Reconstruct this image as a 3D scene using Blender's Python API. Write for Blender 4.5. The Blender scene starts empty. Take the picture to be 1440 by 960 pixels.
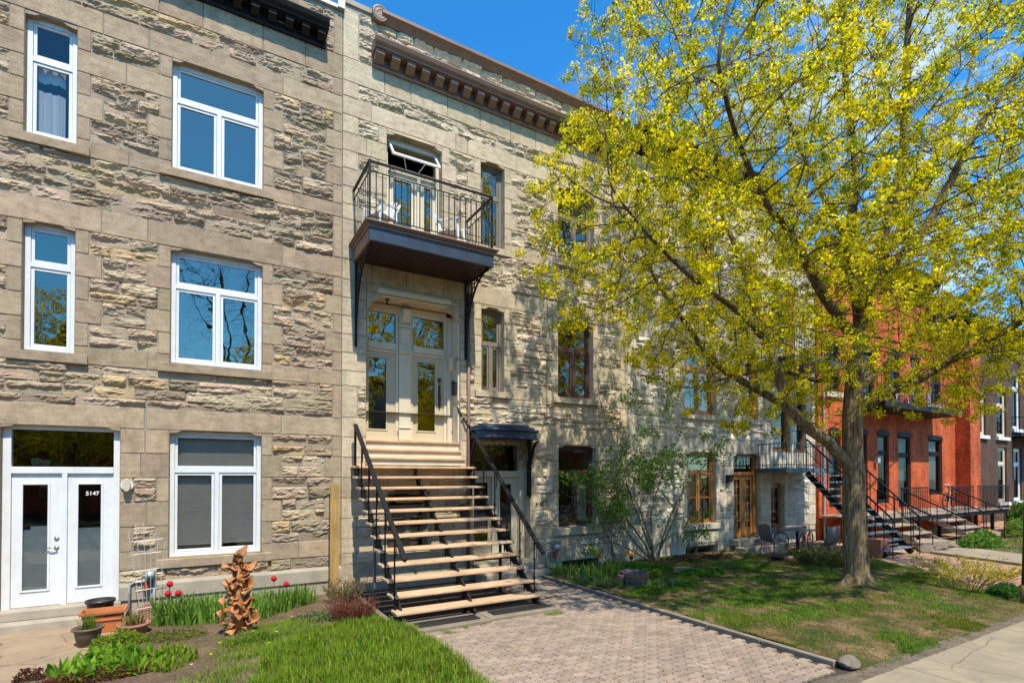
import bpy, math, random
import numpy as np
from mathutils import Vector, Matrix, kdtree
R = math.radians
C = bpy.data.collections.new('place'); bpy.context.scene.collection.children.link(C)
WL = {}          # world location of every root / part, so meshes can be written in world coordinates
rnd = random.Random(7)

# ---------------------------------------------------------------- mesh builder
class MB:
    def __init__(s): s.v=[]; s.f=[]; s.c=[]; s.m=[]; s.col=(1,1,1); s.mi=0; s.usecol=False
    def add(s, vs, fs):
        b=len(s.v); s.v.extend(vs); s.c.extend([s.col]*len(vs))
        for f in fs: s.f.append(tuple(b+i for i in f)); s.m.append(s.mi)
    def box(s,x0,x1,y0,y1,z0,z1):
        if x0>x1:x0,x1=x1,x0
        if y0>y1:y0,y1=y1,y0
        if z0>z1:z0,z1=z1,z0
        s.add([(x0,y0,z0),(x1,y0,z0),(x1,y1,z0),(x0,y1,z0),(x0,y0,z1),(x1,y0,z1),(x1,y1,z1),(x0,y1,z1)],
              [(0,3,2,1),(4,5,6,7),(0,1,5,4),(1,2,6,5),(2,3,7,6),(3,0,4,7)])
    def quad(s,a,b,c,d): s.add([a,b,c,d],[(0,1,2,3)])
    def bar(s,p,q,w,h,up=(0,0,1)):
        """box beam from p to q, width w (sideways), height h (along up)"""
        p=Vector(p);q=Vector(q);d=(q-p).normalized();u=Vector(up)
        side=d.cross(u)
        if side.length<1e-4: side=d.cross(Vector((1,0,0)))
        side.normalize();u=side.cross(d).normalized()
        vs=[]
        for o in (p,q):
            for a,b in ((-1,-1),(1,-1),(1,1),(-1,1)): vs.append(tuple(o+side*(a*w/2)+u*(b*h/2)))
        s.add(vs,[(3,2,1,0),(4,5,6,7),(0,1,5,4),(1,2,6,5),(2,3,7,6),(3,0,4,7)])
    def tube(s,pts,r,n=6,cap=True,jit=0,rn=None):
        pts=[Vector(p) for p in pts]; k=len(pts)
        rs=r if isinstance(r,(list,tuple)) else [r]*k
        vs=[];t=None;prev=None
        for i,p in enumerate(pts):
            d=(pts[min(i+1,k-1)]-pts[max(i-1,0)])
            if d.length<1e-7: d=Vector((0,0,1))
            d.normalize()
            if prev is None:
                a=Vector((0,0,1)) if abs(d.z)<.9 else Vector((1,0,0)); u=d.cross(a).normalized()
            else:
                u=(prev-d*prev.dot(d))
                if u.length<1e-5: u=d.cross(Vector((1,0,0)))
                u.normalize()
            prev=u; w=d.cross(u)
            for j in range(n):
                an=2*math.pi*j/n; rr=rs[i]*(1+(rn.uniform(-jit,jit) if jit else 0))
                vs.append(tuple(p+u*(math.cos(an)*rr)+w*(math.sin(an)*rr)))
        fs=[]
        for i in range(k-1):
            for j in range(n):
                a=i*n+j;b=i*n+(j+1)%n; fs.append((a,b,b+n,a+n))
        if cap: fs.append(tuple(range(n-1,-1,-1))); fs.append(tuple((k-1)*n+j for j in range(n)))
        s.add(vs,fs)
    def lathe(s,prof,cx,cy,n=24,sx=1,sy=1,rot=0):
        vs=[];k=len(prof)
        for r,z in prof:
            for j in range(n):
                a=2*math.pi*j/n; x=r*sx*math.cos(a); y=r*sy*math.sin(a)
                vs.append((cx+x*math.cos(rot)-y*math.sin(rot),cy+x*math.sin(rot)+y*math.cos(rot),z))
        fs=[]
        for i in range(k-1):
            for j in range(n):
                a=i*n+j;b=i*n+(j+1)%n; fs.append((a,b,b+n,a+n))
        if prof[0][0]>1e-4: fs.append(tuple(range(n-1,-1,-1)))
        if prof[-1][0]>1e-4: fs.append(tuple((k-1)*n+j for j in range(n)))
        s.add(vs,fs)
    def prism(s,poly,axis,a,b):
        """poly: 2D points; axis 'x': (y,z) pts, 'y': (x,z), 'z': (x,y)"""
        def P(q,t):
            if axis=='x': return (t,q[0],q[1])
            if axis=='y': return (q[0],t,q[1])
            return (q[0],q[1],t)
        n=len(poly); vs=[P(q,a) for q in poly]+[P(q,b) for q in poly]
        fs=[tuple(range(n-1,-1,-1)),tuple(range(n,2*n))]+[(i,(i+1)%n,(i+1)%n+n,i+n) for i in range(n)]
        s.add(vs,fs)
    def grid(s,X,Y,Z):
        n,m=X.shape; vs=list(zip(X.ravel().tolist(),Y.ravel().tolist(),Z.ravel().tolist()))
        s.add(vs,[(i*m+j,(i+1)*m+j,(i+1)*m+j+1,i*m+j+1) for i in range(n-1) for j in range(m-1)])
    def build(s,name,mats,parent=None,smooth=False,recalc=False,bevel=0):
        o0=WL[parent.name] if parent else Vector((0,0,0))
        me=bpy.data.meshes.new(name)
        V=np.array(s.v,dtype=np.float32)-np.array(o0,dtype=np.float32)
        return finish_mesh(name,me,V,s.f,np.array(s.c,dtype=np.float32),s.m,mats,parent,smooth,recalc,bevel)

def finish_mesh(name,me,V,faces,cols,mi,mats,parent,smooth,recalc=False,bevel=0):
    if isinstance(faces,np.ndarray):
        nf,k=faces.shape; me.vertices.add(len(V)); me.vertices.foreach_set('co',V.astype(np.float32).ravel())
        me.loops.add(nf*k); me.loops.foreach_set('vertex_index',faces.astype(np.int32).ravel())
        me.polygons.add(nf); me.polygons.foreach_set('loop_start',(np.arange(nf)*k).astype(np.int32))
        me.update(calc_edges=True)
    else:
        me.from_pydata(V.tolist(),[],faces); me.update()
    if cols is not None and len(cols):
        at=me.color_attributes.new('Col','FLOAT_COLOR','POINT')
        cc=np.ones((len(V),4),dtype=np.float32); cc[:,:3]=cols; at.data.foreach_set('color',cc.ravel())
    if not isinstance(mats,(list,tuple)): mats=[mats]
    for m in mats: me.materials.append(m)
    if mi is not None and len(mats)>1: me.polygons.foreach_set('material_index',np.array(mi,dtype=np.int32))
    if smooth: me.polygons.foreach_set('use_smooth',np.ones(len(me.polygons),dtype=bool))
    if recalc:
        import bmesh
        b=bmesh.new(); b.from_mesh(me); bmesh.ops.recalc_face_normals(b,faces=b.faces); b.to_mesh(me); b.free()
    o=bpy.data.objects.new(name,me); C.objects.link(o)
    if parent: o.parent=parent; WL[o.name]=WL[parent.name].copy()
    else: WL[o.name]=Vector((0,0,0))
    if bevel:
        md=o.modifiers.new('bevel','BEVEL'); md.width=bevel; md.segments=2; md.limit_method='ANGLE'
    return o

def thing(name,label,cat,loc=(0,0,0),group=None):
    o=bpy.data.objects.new(name,None); C.objects.link(o); o.location=loc; o.empty_display_size=.3
    o['label']=label; o['category']=cat
    if group: o['group']=group
    WL[o.name]=Vector(loc); return o
def tag(o,label=None,cat=None,group=None,kind=None):
    if label:o['label']=label
    if cat:o['category']=cat
    if group:o['group']=group
    if kind:o['kind']=kind
    return o
def copy_tree(o,parent=None,loc=None,rz=None,label=None,scale=None):
    c=o.copy(); C.objects.link(c); c.parent=parent
    if loc is not None: c.location=loc
    if rz is not None: c.rotation_euler=(0,0,rz)
    if scale is not None: c.scale=(scale,)*3
    if label: c['label']=label
    for ch in [x for x in C.objects if x.parent==o]: copy_tree(ch,c)
    return c
def center_mesh(o,loc):
    """move the origin of a top-level mesh object to loc"""
    o.data.transform(Matrix.Translation(-Vector(loc))); o.location=loc; return o

# ---------------------------------------------------------------- noise (numpy)
_N=np.random.RandomState(3).rand(256,256)
def vnoise(x,y):
    xi=np.floor(x).astype(int);yi=np.floor(y).astype(int);fx=x-xi;fy=y-yi
    fx=fx*fx*(3-2*fx);fy=fy*fy*(3-2*fy)
    a=_N[xi%256,yi%256];b=_N[(xi+1)%256,yi%256];c=_N[xi%256,(yi+1)%256];d=_N[(xi+1)%256,(yi+1)%256]
    return (a*(1-fx)+b*fx)*(1-fy)+(c*(1-fx)+d*fx)*fy
def fbm(x,y,o=4,g=.5):
    t=0;a=1;s=0
    for i in range(o): t=t+a*vnoise(x+17.3*i,y+9.1*i);s+=a;a*=g;x=x*2.03;y=y*2.03
    return t/s

# ---------------------------------------------------------------- materials
def nodes(name):
    m=bpy.data.materials.new(name); m.use_nodes=True; nt=m.node_tree
    for n in list(nt.nodes): nt.nodes.remove(n)
    return m,nt
def N(nt,t,**kw):
    n=nt.nodes.new(t)
    for k,v in kw.items():
        if k.startswith('i_'):
            key=k[2:]; key=int(key) if key.isdigit() else key.replace('_',' ')
            n.inputs[key].default_value=v
        else: setattr(n,k,v)
    return n
def L(nt,a,b): nt.links.new(a,b)
def mixc(nt,typ,fac,a,b):
    n=nt.nodes.new('ShaderNodeMix'); n.data_type='RGBA'; n.blend_type=typ
    for s,v in ((n.inputs[0],fac),(n.inputs[6],a),(n.inputs[7],b)):
        if hasattr(v,'is_linked') or isinstance(v,bpy.types.NodeSocket): L(nt,v,s)
        else: s.default_value=v if not isinstance(v,tuple) or len(v)==4 else (*v,1)
    return n.outputs[2]
def ramp(nt,src,stops):
    n=nt.nodes.new('ShaderNodeValToRGB'); e=n.color_ramp.elements
    while len(e)<len(stops): e.new(.5)
    for i,(p,c) in enumerate(stops): e[i].position=p; e[i].color=(*c,1) if len(c)==3 else c
    L(nt,src,n.inputs[0]); return n.outputs[0]
def noise(nt,vec,scale,detail=6,rough=.6,dist=0):
    n=N(nt,'ShaderNodeTexNoise'); n.inputs['Scale'].default_value=scale; n.inputs['Detail'].default_value=detail
    n.inputs['Roughness'].default_value=rough; n.inputs['Distortion'].default_value=dist
    L(nt,vec,n.inputs['Vector']); return n.outputs['Fac']
def gvec(nt,scale=(1,1,1)):
    g=N(nt,'ShaderNodeNewGeometry'); m=N(nt,'ShaderNodeMapping'); m.inputs['Scale'].default_value=scale
    L(nt,g.outputs['Position'],m.inputs['Vector']); return m.outputs[0]
def bump(nt,h,strength,dist,prev=None):
    b=N(nt,'ShaderNodeBump'); b.inputs['Strength'].default_value=strength; b.inputs['Distance'].default_value=dist
    L(nt,h,b.inputs['Height'])
    if prev: L(nt,prev,b.inputs['Normal'])
    return b.outputs[0]
def principled(nt,col,rough=.8,metal=0,normal=None,spec=.5,**kw):
    p=N(nt,'ShaderNodeBsdfPrincipled')
    if isinstance(col,bpy.types.NodeSocket): L(nt,col,p.inputs['Base Color'])
    else: p.inputs['Base Color'].default_value=(*col,1)
    if isinstance(rough,bpy.types.NodeSocket): L(nt,rough,p.inputs['Roughness'])
    else: p.inputs['Roughness'].default_value=rough
    p.inputs['Metallic'].default_value=metal; p.inputs['Specular IOR Level'].default_value=spec
    if normal: L(nt,normal,p.inputs['Normal'])
    for k,v in kw.items(): p.inputs[k.replace('_',' ')].default_value=v
    o=N(nt,'ShaderNodeOutputMaterial'); L(nt,p.outputs[0],o.inputs[0]); return p
def attr(nt):
    a=N(nt,'ShaderNodeAttribute'); a.attribute_name='Col'; return a.outputs['Color']

def mat_plain(name,col,rough=.6,metal=0,var=.15,scale=8,bmp=.15,spec=.5,usecol=False,dirt=None,detail=5,cracks=None):
    m,nt=nodes(name); v=gvec(nt)
    n1=noise(nt,v,scale,detail); n2=noise(nt,v,scale*9,4)
    lo=tuple(c*(1-var) for c in col); hi=tuple(min(1,c*(1+var)) for c in col)
    c=ramp(nt,n1,[(.3,lo),(.7,hi)])
    if usecol: c=mixc(nt,'MULTIPLY',1.0,c,attr(nt))
    if dirt:
        d=ramp(nt,noise(nt,gvec(nt,(1.5,1.5,.6)),2.2,8,.7),[(.48,(0,0,0)),(.68,(1,1,1))])
        c=mixc(nt,'MIX',mulf(nt,d,dirt[1]),c,dirt[0])
    if cracks:
        vo=N(nt,'ShaderNodeTexVoronoi',feature='DISTANCE_TO_EDGE'); vo.inputs['Scale'].default_value=cracks
        dv=N(nt,'ShaderNodeMixRGB'); dv.inputs[0].default_value=.12; L(nt,v,dv.inputs[1]); nz=N(nt,'ShaderNodeTexNoise'); nz.inputs['Scale'].default_value=3; nz.inputs['Detail'].default_value=6; L(nt,v,nz.inputs['Vector']); L(nt,nz.outputs['Color'],dv.inputs[2]); L(nt,dv.outputs[0],vo.inputs['Vector'])
        c=mixc(nt,'MULTIPLY',1.0,c,ramp(nt,vo.outputs['Distance'],[(.0,(.45,.42,.40)),(.008,(1,1,1))]))
    principled(nt,c,rough,metal,bump(nt,n2,bmp,.01) if bmp else None,spec); return m
def mulf(nt,a,k):
    n=N(nt,'ShaderNodeMath',operation='MULTIPLY'); L(nt,a,n.inputs[0]); n.inputs[1].default_value=k; return n.outputs[0]

def mat_stone(name,rough_face=True):
    m,nt=nodes(name); v=gvec(nt)
    big=noise(nt,v,1.1,6,.65); med=noise(nt,gvec(nt,(5,5,13)),1.0,6,.62); fine=noise(nt,v,55,6,.75)
    c=attr(nt)
    c=mixc(nt,'MULTIPLY',1.0,c,ramp(nt,med,[(.25,(.70,.68,.64)),(.5,(1,1,1)),(.78,(1.22,1.19,1.12))]))
    c=mixc(nt,'MULTIPLY',1.0,c,ramp(nt,fine,[(.3,(.72,.71,.70)),(.7,(1.2,1.2,1.2))]))
    # old soot and damp stains with ragged shape of their own
    st=ramp(nt,noise(nt,gvec(nt,(2.2,2.2,.55)),1.6,9,.72),[(.52,(0,0,0)),(.72,(1,1,1))])
    c=mixc(nt,'MULTIPLY',mulf(nt,st,.6),c,(.55,.53,.50,1))
    if not rough_face:
        pa=ramp(nt,noise(nt,v,3.3,7,.7,.6),[(.35,(.86,.85,.83)),(.6,(1.08,1.07,1.05))]); c=mixc(nt,'MULTIPLY',1.0,c,pa)
    b=bump(nt,fine,.5 if rough_face else .35,.012)
    if rough_face: b=bump(nt,noise(nt,gvec(nt,(14,14,40)),1.0,5,.6),.6,.02,b)
    principled(nt,c,.92,0,b,.25); return m

def mat_glass(name,tint=(.9,.93,.93),refl=.32,wob=.012,rough=.0,gcol=(.95,.97,.97),fm=1.0):
    m,nt=nodes(name)
    tr=N(nt,'ShaderNodeBsdfTransparent'); tr.inputs[0].default_value=(*tint,1)
    gl=N(nt,'ShaderNodeBsdfGlossy'); gl.inputs['Roughness'].default_value=rough; gl.inputs[0].default_value=(*gcol,1)
    v=gvec(nt); b=bump(nt,noise(nt,v,1.7,2,.4),wob,.4); L(nt,b,gl.inputs['Normal'])
    fr=N(nt,'ShaderNodeFresnel'); fr.inputs[0].default_value=1.5
    ma=N(nt,'ShaderNodeMath',operation='MULTIPLY_ADD'); ma.inputs[1].default_value=fm; ma.inputs[2].default_value=refl; L(nt,fr.outputs[0],ma.inputs[0])
    cl=N(nt,'ShaderNodeClamp'); L(nt,ma.outputs[0],cl.inputs[0])
    mx=N(nt,'ShaderNodeMixShader'); L(nt,cl.outputs[0],mx.inputs[0]); L(nt,tr.outputs[0],mx.inputs[1]); L(nt,gl.outputs[0],mx.inputs[2])
    o=N(nt,'ShaderNodeOutputMaterial'); L(nt,mx.outputs[0],o.inputs[0]); return m

def mat_wood(name,c1,c2,axis='x',rough=.55,scale=1,wear=None):
    m,nt=nodes(name); sc={'x':(1,14,14),'y':(14,1,14),'z':(14,14,1)}[axis]
    v=gvec(nt,tuple(a*scale for a in sc)); n=noise(nt,v,1.3,7,.65,.5); n2=noise(nt,gvec(nt),2.2,4)
    c=ramp(nt,n,[(.3,c1),(.68,c2)]); c=mixc(nt,'MULTIPLY',1.0,c,ramp(nt,n2,[(.3,(.8,.8,.8)),(.7,(1.12,1.12,1.12))]))
    if wear:
        wv=ramp(nt,noise(nt,gvec(nt,(3,9,9)),1.4,8,.75),[(.50,(0,0,0)),(.66,(1,1,1))]); c=mixc(nt,'MIX',mulf(nt,wv,wear[1]),c,wear[0])
    principled(nt,c,rough,0,bump(nt,n,.25,.006),.4); return m

def mat_leaf(name,usecol=True,trans=.35,rough=.6):
    m,nt=nodes(name); c=attr(nt)
    n=noise(nt,gvec(nt),3.0,3); c=mixc(nt,'MULTIPLY',1.0,c,ramp(nt,n,[(.3,(.75,.8,.8)),(.7,(1.15,1.12,1.1))]))
    d=N(nt,'ShaderNodeBsdfPrincipled'); d.inputs['Roughness'].default_value=rough; d.inputs['Specular IOR Level'].default_value=.12; L(nt,c,d.inputs['Base Color'])
    t=N(nt,'ShaderNodeBsdfTranslucent'); L(nt,c,t.inputs[0])
    mx=N(nt,'ShaderNodeMixShader'); mx.inputs[0].default_value=trans; L(nt,d.outputs[0],mx.inputs[1]); L(nt,t.outputs[0],mx.inputs[2])
    o=N(nt,'ShaderNodeOutputMaterial'); L(nt,mx.outputs[0],o.inputs[0]); return m

def mat_brick(name,c1,c2,mortar,bw=.21,bh=.072,plane='xz',streak=True):
    m,nt=nodes(name); g=N(nt,'ShaderNodeNewGeometry'); sp=N(nt,'ShaderNodeSeparateXYZ'); L(nt,g.outputs['Position'],sp.inputs[0])
    cb=N(nt,'ShaderNodeCombineXYZ')
    ad=N(nt,'ShaderNodeMath',operation='ADD'); L(nt,sp.outputs[0],ad.inputs[0]); L(nt,sp.outputs[1],ad.inputs[1])
    if plane=='xz': L(nt,ad.outputs[0],cb.inputs[0]); L(nt,sp.outputs[2],cb.inputs[1])
    else: L(nt,sp.outputs[0],cb.inputs[0]); L(nt,sp.outputs[1],cb.inputs[1])
    b=N(nt,'ShaderNodeTexBrick'); L(nt,cb.outputs[0],b.inputs['Vector'])
    b.inputs['Color1'].default_value=(*c1,1); b.inputs['Color2'].default_value=(*c2,1); b.inputs['Mortar'].default_value=(*mortar,1)
    b.inputs['Scale'].default_value=1; b.inputs['Mortar Size'].default_value=.006; b.inputs['Mortar Smooth'].default_value=.2
    b.inputs['Brick Width'].default_value=bw; b.inputs['Row Height'].default_value=bh; b.inputs['Bias'].default_value=0
    v=gvec(nt); c=mixc(nt,'MULTIPLY',1.0,b.outputs['Color'],ramp(nt,noise(nt,v,6,7,.7),[(.3,(.7,.7,.7)),(.7,(1.2,1.2,1.2))]))
    c=mixc(nt,'MULTIPLY',1.0,c,ramp(nt,noise(nt,gvec(nt,(1.6,1.6,.5)),1.0,7,.7),[(.35,(.52,.48,.46)),(.62,(1.1,1.1,1.1))]))
    inv=N(nt,'ShaderNodeMath',operation='SUBTRACT'); inv.inputs[0].default_value=1; L(nt,b.outputs['Fac'],inv.inputs[1])
    bb=bump(nt,inv.outputs[0],.6,.006); bb=bump(nt,noise(nt,v,60,4),.3,.004,bb)
    principled(nt,c,.88,0,bb,.25); return m
M={}
M['rock']=mat_stone('rock_faced_limestone',True)
M['ashlar']=mat_stone('dressed_limestone',False)
M['mortar']=mat_plain('mortar',(.30,.28,.25),.95,bmp=.4,scale=5)
M['white_frame']=mat_plain('white_window_vinyl',(.70,.71,.72),.4,var=.05,bmp=.03,dirt=((.50,.48,.44,1),.25))
M['cream']=mat_plain('cream_paint',(.68,.585,.43),.5,var=.05,bmp=.05,scale=3,dirt=((.42,.38,.30,1),.35))
M['taupe']=mat_plain('taupe_door_paint',(.57,.48,.33),.45,var=.04,bmp=.04,scale=3)
M['brown_frame']=mat_plain('grey_brown_window_paint',(.20,.165,.135),.5,var=.1,bmp=.08)
M['oxblood']=mat_plain('dark_red_brown_paint',(.075,.035,.028),.5,var=.15,bmp=.1)
M['cornice_brown']=mat_plain('brown_cornice_metal',(.22,.13,.095),.45,var=.15,bmp=.1,scale=4)
M['cornice_dark']=mat_plain('dark_painted_cornice',(.014,.012,.012),.6,var=.2,bmp=.1,spec=.2)
M['iron']=mat_plain('black_painted_iron',(.010,.009,.009),.55,.0,var=.25,bmp=.12,spec=.25)
M['iron_grey']=mat_plain('grey_iron_paint',(.10,.105,.11),.45,.0,var=.2,bmp=.1)
M['navy_sheet']=mat_plain('dark_navy_sheet_metal',(.032,.046,.075),.40,.1,var=.25,bmp=.1,scale=4)
M['soffit']=mat_wood('dark_stained_boards',(.014,.007,.006),(.038,.017,.012),'y')
M['tread']=mat_wood('new_pine_treads',(.50,.31,.17),(.70,.48,.30),'x',.65,wear=((.30,.20,.12,1),.45))
M['stepwood']=mat_wood('weathered_step_boards',(.24,.18,.13),(.40,.32,.25),'x',.8)
M['bluetread']=mat_plain('blue_grey_step_paint',(.15,.20,.22),.5,var=.15,bmp=.1)
M['blueporch']=mat_plain('slate_blue_porch_paint',(.075,.125,.16),.5,var=.15,bmp=.1)
M['orange_wood']=mat_wood('varnished_orange_wood',(.26,.095,.02),(.50,.22,.06),'z',.35)
M['post']=mat_wood('treated_timber_plank',(.26,.16,.045),(.50,.33,.11),'z',.7,.7)
M['glass']=mat_glass('window_glass',(.80,.86,.90),.20,gcol=(.95,.84,.68))
M['glass_blue']=mat_glass('coated_window_glass',(.80,.86,.90),.27,.010,gcol=(.98,.82,.66))
M['glass_clear']=mat_glass('clear_window_glass',(.95,.96,.96),.05,.010,fm=.7)
M['glass_far']=mat_glass('dim_far_window_glass',(.4,.42,.42),.03,.012,fm=.35)
M['glass_dark']=mat_glass('dark_window_glass',(.55,.6,.62),.12,.012,gcol=(.9,.88,.82),fm=.5)
M['frost']=mat_plain('frosted_film',(.70,.74,.70),.25,var=.1,bmp=0)
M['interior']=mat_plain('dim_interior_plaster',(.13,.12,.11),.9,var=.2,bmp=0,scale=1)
M['blind']=mat_plain('grey_blind_slats',(.48,.44,.37),.6,var=.05,bmp=0)
M['curtain']=mat_plain('white_curtain_cloth',(.75,.75,.72),.9,var=.03,bmp=0)
M['concrete']=mat_plain('pale_concrete',(.37,.31,.235),.9,var=.15,bmp=.35,scale=3,dirt=((.25,.22,.18,1),.5))
M['pathconc']=mat_plain('path_concrete',(.31,.22,.135),.92,var=.15,bmp=.4,scale=2,dirt=((.20,.15,.10,1),.6),cracks=1.1)
M['sidewalk']=mat_plain('sidewalk_concrete',(.285,.228,.155),.92,var=.18,bmp=.5,scale=1.3,dirt=((.20,.165,.12,1),.6),cracks=.9)
M['kerb']=mat_plain('kerb_concrete',(.22,.175,.125),.92,var=.2,bmp=.4,scale=5,dirt=((.16,.14,.11,1),.6))
M['paver']=mat_plain('paver_concrete',(.30,.222,.168),.93,var=.22,bmp=.55,scale=6,usecol=True,dirt=((.30,.24,.19,1),.5))
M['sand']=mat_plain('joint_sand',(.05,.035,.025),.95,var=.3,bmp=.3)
M['brick']=mat_brick('orange_red_brick',(.74,.125,.024),(.56,.085,.018),(.34,.20,.13))
M['brick_pave']=mat_brick('paving_brick',(.50,.30,.19),(.42,.27,.18),(.22,.16,.12),.2,.1,'xy')
M['brownwall']=mat_plain('brown_painted_stone',(.10,.058,.040),.85,spec=.12,var=.25,bmp=.5,scale=3,dirt=((.14,.10,.08,1),.6))
M['black']=mat_plain('black_plastic',(.02,.02,.02),.4,bmp=.02)
M['chrome']=mat_plain('satin_steel',(.55,.54,.52),.3,.9,bmp=0)
M['white_paint']=mat_plain('white_gloss_paint',(.78,.78,.77),.35,var=.03,bmp=0)
M['white_num']=mat_plain('white_numerals',(.85,.85,.85),.5,bmp=0,var=0)
M['dark_num']=mat_plain('dark_numerals',(.09,.08,.07),.5,bmp=0,var=0)
M['terra']=mat_plain('terracotta',(.50,.155,.045),.75,var=.12,bmp=.12,scale=6)
M['terra_old']=mat_plain('faded_terracotta',(.33,.14,.085),.8,var=.2,bmp=.15,scale=6)
M['clay']=mat_plain('sculpture_clay',(.40,.16,.05),.6,var=.5,bmp=.3,scale=9,dirt=((.20,.08,.03,1),.5))
M['brown_pot']=mat_plain('brown_plastic_pot',(.13,.085,.058),.5,var=.08,bmp=.04)
M['potsoil']=mat_plain('potting_soil',(.07,.045,.03),.95,var=.4,bmp=.6,scale=20)
M['wicker']=mat_plain('grey_woven_resin',(.13,.12,.115),.6,var=.3,bmp=.5,scale=40)
M['white_plastic']=mat_plain('white_garden_plastic',(.72,.73,.74),.4,var=.03,bmp=0)
M['barrel']=mat_wood('grey_barrel_staves',(.07,.055,.055),(.22,.18,.17),'z',.85,2)
M['leaf']=mat_leaf('leaves',trans=.58); M['grassm']=mat_leaf('grass_blades',trans=.3)
M['flower']=mat_leaf('petals',trans=.25)
M['meter']=mat_plain('meter_grey',(.40,.41,.40),.45,.3,bmp=.05)
M['meter_red']=mat_plain('red_cap',(.45,.03,.03),.5,bmp=.05)
M['copper']=mat_plain('reddish_downpipe',(.19,.105,.085),.5,var=.1,bmp=.05)
M['wire']=mat_plain('pale_wire',(.55,.53,.5),.5,.3,bmp=0)
M['green_pole']=mat_plain('dark_green_pole_paint',(.012,.055,.035),.35,var=.15,bmp=.05)
M['rust']=mat_plain('rusty_pole_base',(.20,.09,.03),.85,var=.4,bmp=.4,scale=15)
M['asphalt']=mat_plain('asphalt',(.05,.05,.05),.95,var=.3,bmp=.5,scale=30)
M['rockgrey']=mat_plain('grey_field_stone',(.165,.135,.105),.9,var=.4,bmp=.7,scale=9)
M['red']=mat_plain('red_enamel',(.42,.015,.02),.35,bmp=0); M['blue']=mat_plain('blue_enamel',(.02,.14,.42),.35,bmp=0)
M['tyre']=mat_plain('tyre_rubber',(.025,.025,.025),.8,bmp=.1)
M['lampglow']=mat_plain('lamp_glass',(.5,.45,.35),.3,bmp=0)
def mat_bark(nm='grey_brown_bark',k=1.):
    m,nt=nodes(nm); tc=N(nt,'ShaderNodeNewGeometry'); mp=N(nt,'ShaderNodeMapping'); mp.inputs['Scale'].default_value=(20,20,2.6)
    L(nt,tc.outputs['Position'],mp.inputs[0]); v=mp.outputs[0]
    n=noise(nt,v,1.0,7,.66,1.0); w=noise(nt,gvec(nt,(60,60,18)),1,4)
    c=ramp(nt,n,[(.33,tuple(k*q for q in (.06,.042,.026))),(.48,tuple(k*q for q in (.22,.155,.09))),(.70,tuple(k*q for q in (.47,.36,.235)))])
    c=mixc(nt,'MULTIPLY',1.0,c,ramp(nt,noise(nt,gvec(nt),2.5,5),[(.3,(.7,.68,.6)),(.7,(1.15,1.15,1.1))]))
    b=bump(nt,n,1.0,.045); b=bump(nt,w,.4,.01,b); principled(nt,c,.93,0,b,.2); return m
M['bark']=mat_bark(); M['bark_shaded']=mat_bark('dark_branch_bark',.62)  # second one is the same bark, darkened to paint crown shade on the branches
def mat_ground(name,stops,scale=1.3,bm=.6,extra=None):
    m,nt=nodes(name); v=gvec(nt); n=noise(nt,v,scale,9,.72,.4); f=noise(nt,v,38,6,.75)
    c=ramp(nt,n,stops); c=mixc(nt,'MULTIPLY',1.0,c,ramp(nt,f,[(.28,(.45,.42,.4)),(.7,(1.45,1.42,1.38))]))
    principled(nt,c,.95,0,bump(nt,f,bm,.05),.15); return m
M['soil']=mat_ground('garden_soil',[(.35,(.10,.065,.042)),(.55,(.17,.12,.08)),(.7,(.24,.18,.12))])
M['turf']=mat_ground('lawn_soil',[(.40,(.045,.07,.014)),(.50,(.11,.085,.035)),(.60,(.24,.155,.09))],1.7)
M['gravel']=mat_ground('loose_gravel',[(.35,(.17,.135,.10)),(.65,(.33,.275,.205))],3,1.0)
RS=np.random.RandomState(11)
def pick_col(pal):
    r=rnd.random(); t=pal['base']; k=rnd.uniform(.80,1.16)
    if r<pal.get('ochre',.08): t=pal['och']; k=rnd.uniform(.85,1.1)
    elif r<pal.get('ochre',.08)+pal.get('darkp',.2): t=pal['dark']
    j=[rnd.uniform(.96,1.04) for _ in range(3)]
    return tuple(a*k*b for a,b in zip(t,j))
PAL_L=dict(base=(.455,.347,.238),dark=(.34,.262,.175),och=(.50,.36,.205),smooth=(.39,.298,.206),ochre=.09,darkp=.28)
PAL_C=dict(base=(.605,.50,.365),dark=(.49,.41,.29),och=(.48,.39,.26),smooth=(.53,.434,.313),ochre=.10,darkp=.2)
PAL_T=dict(base=(.66,.60,.49),dark=(.54,.48,.39),och=(.54,.48,.38),smooth=(.60,.535,.43),ochre=.06,darkp=.2)

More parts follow.
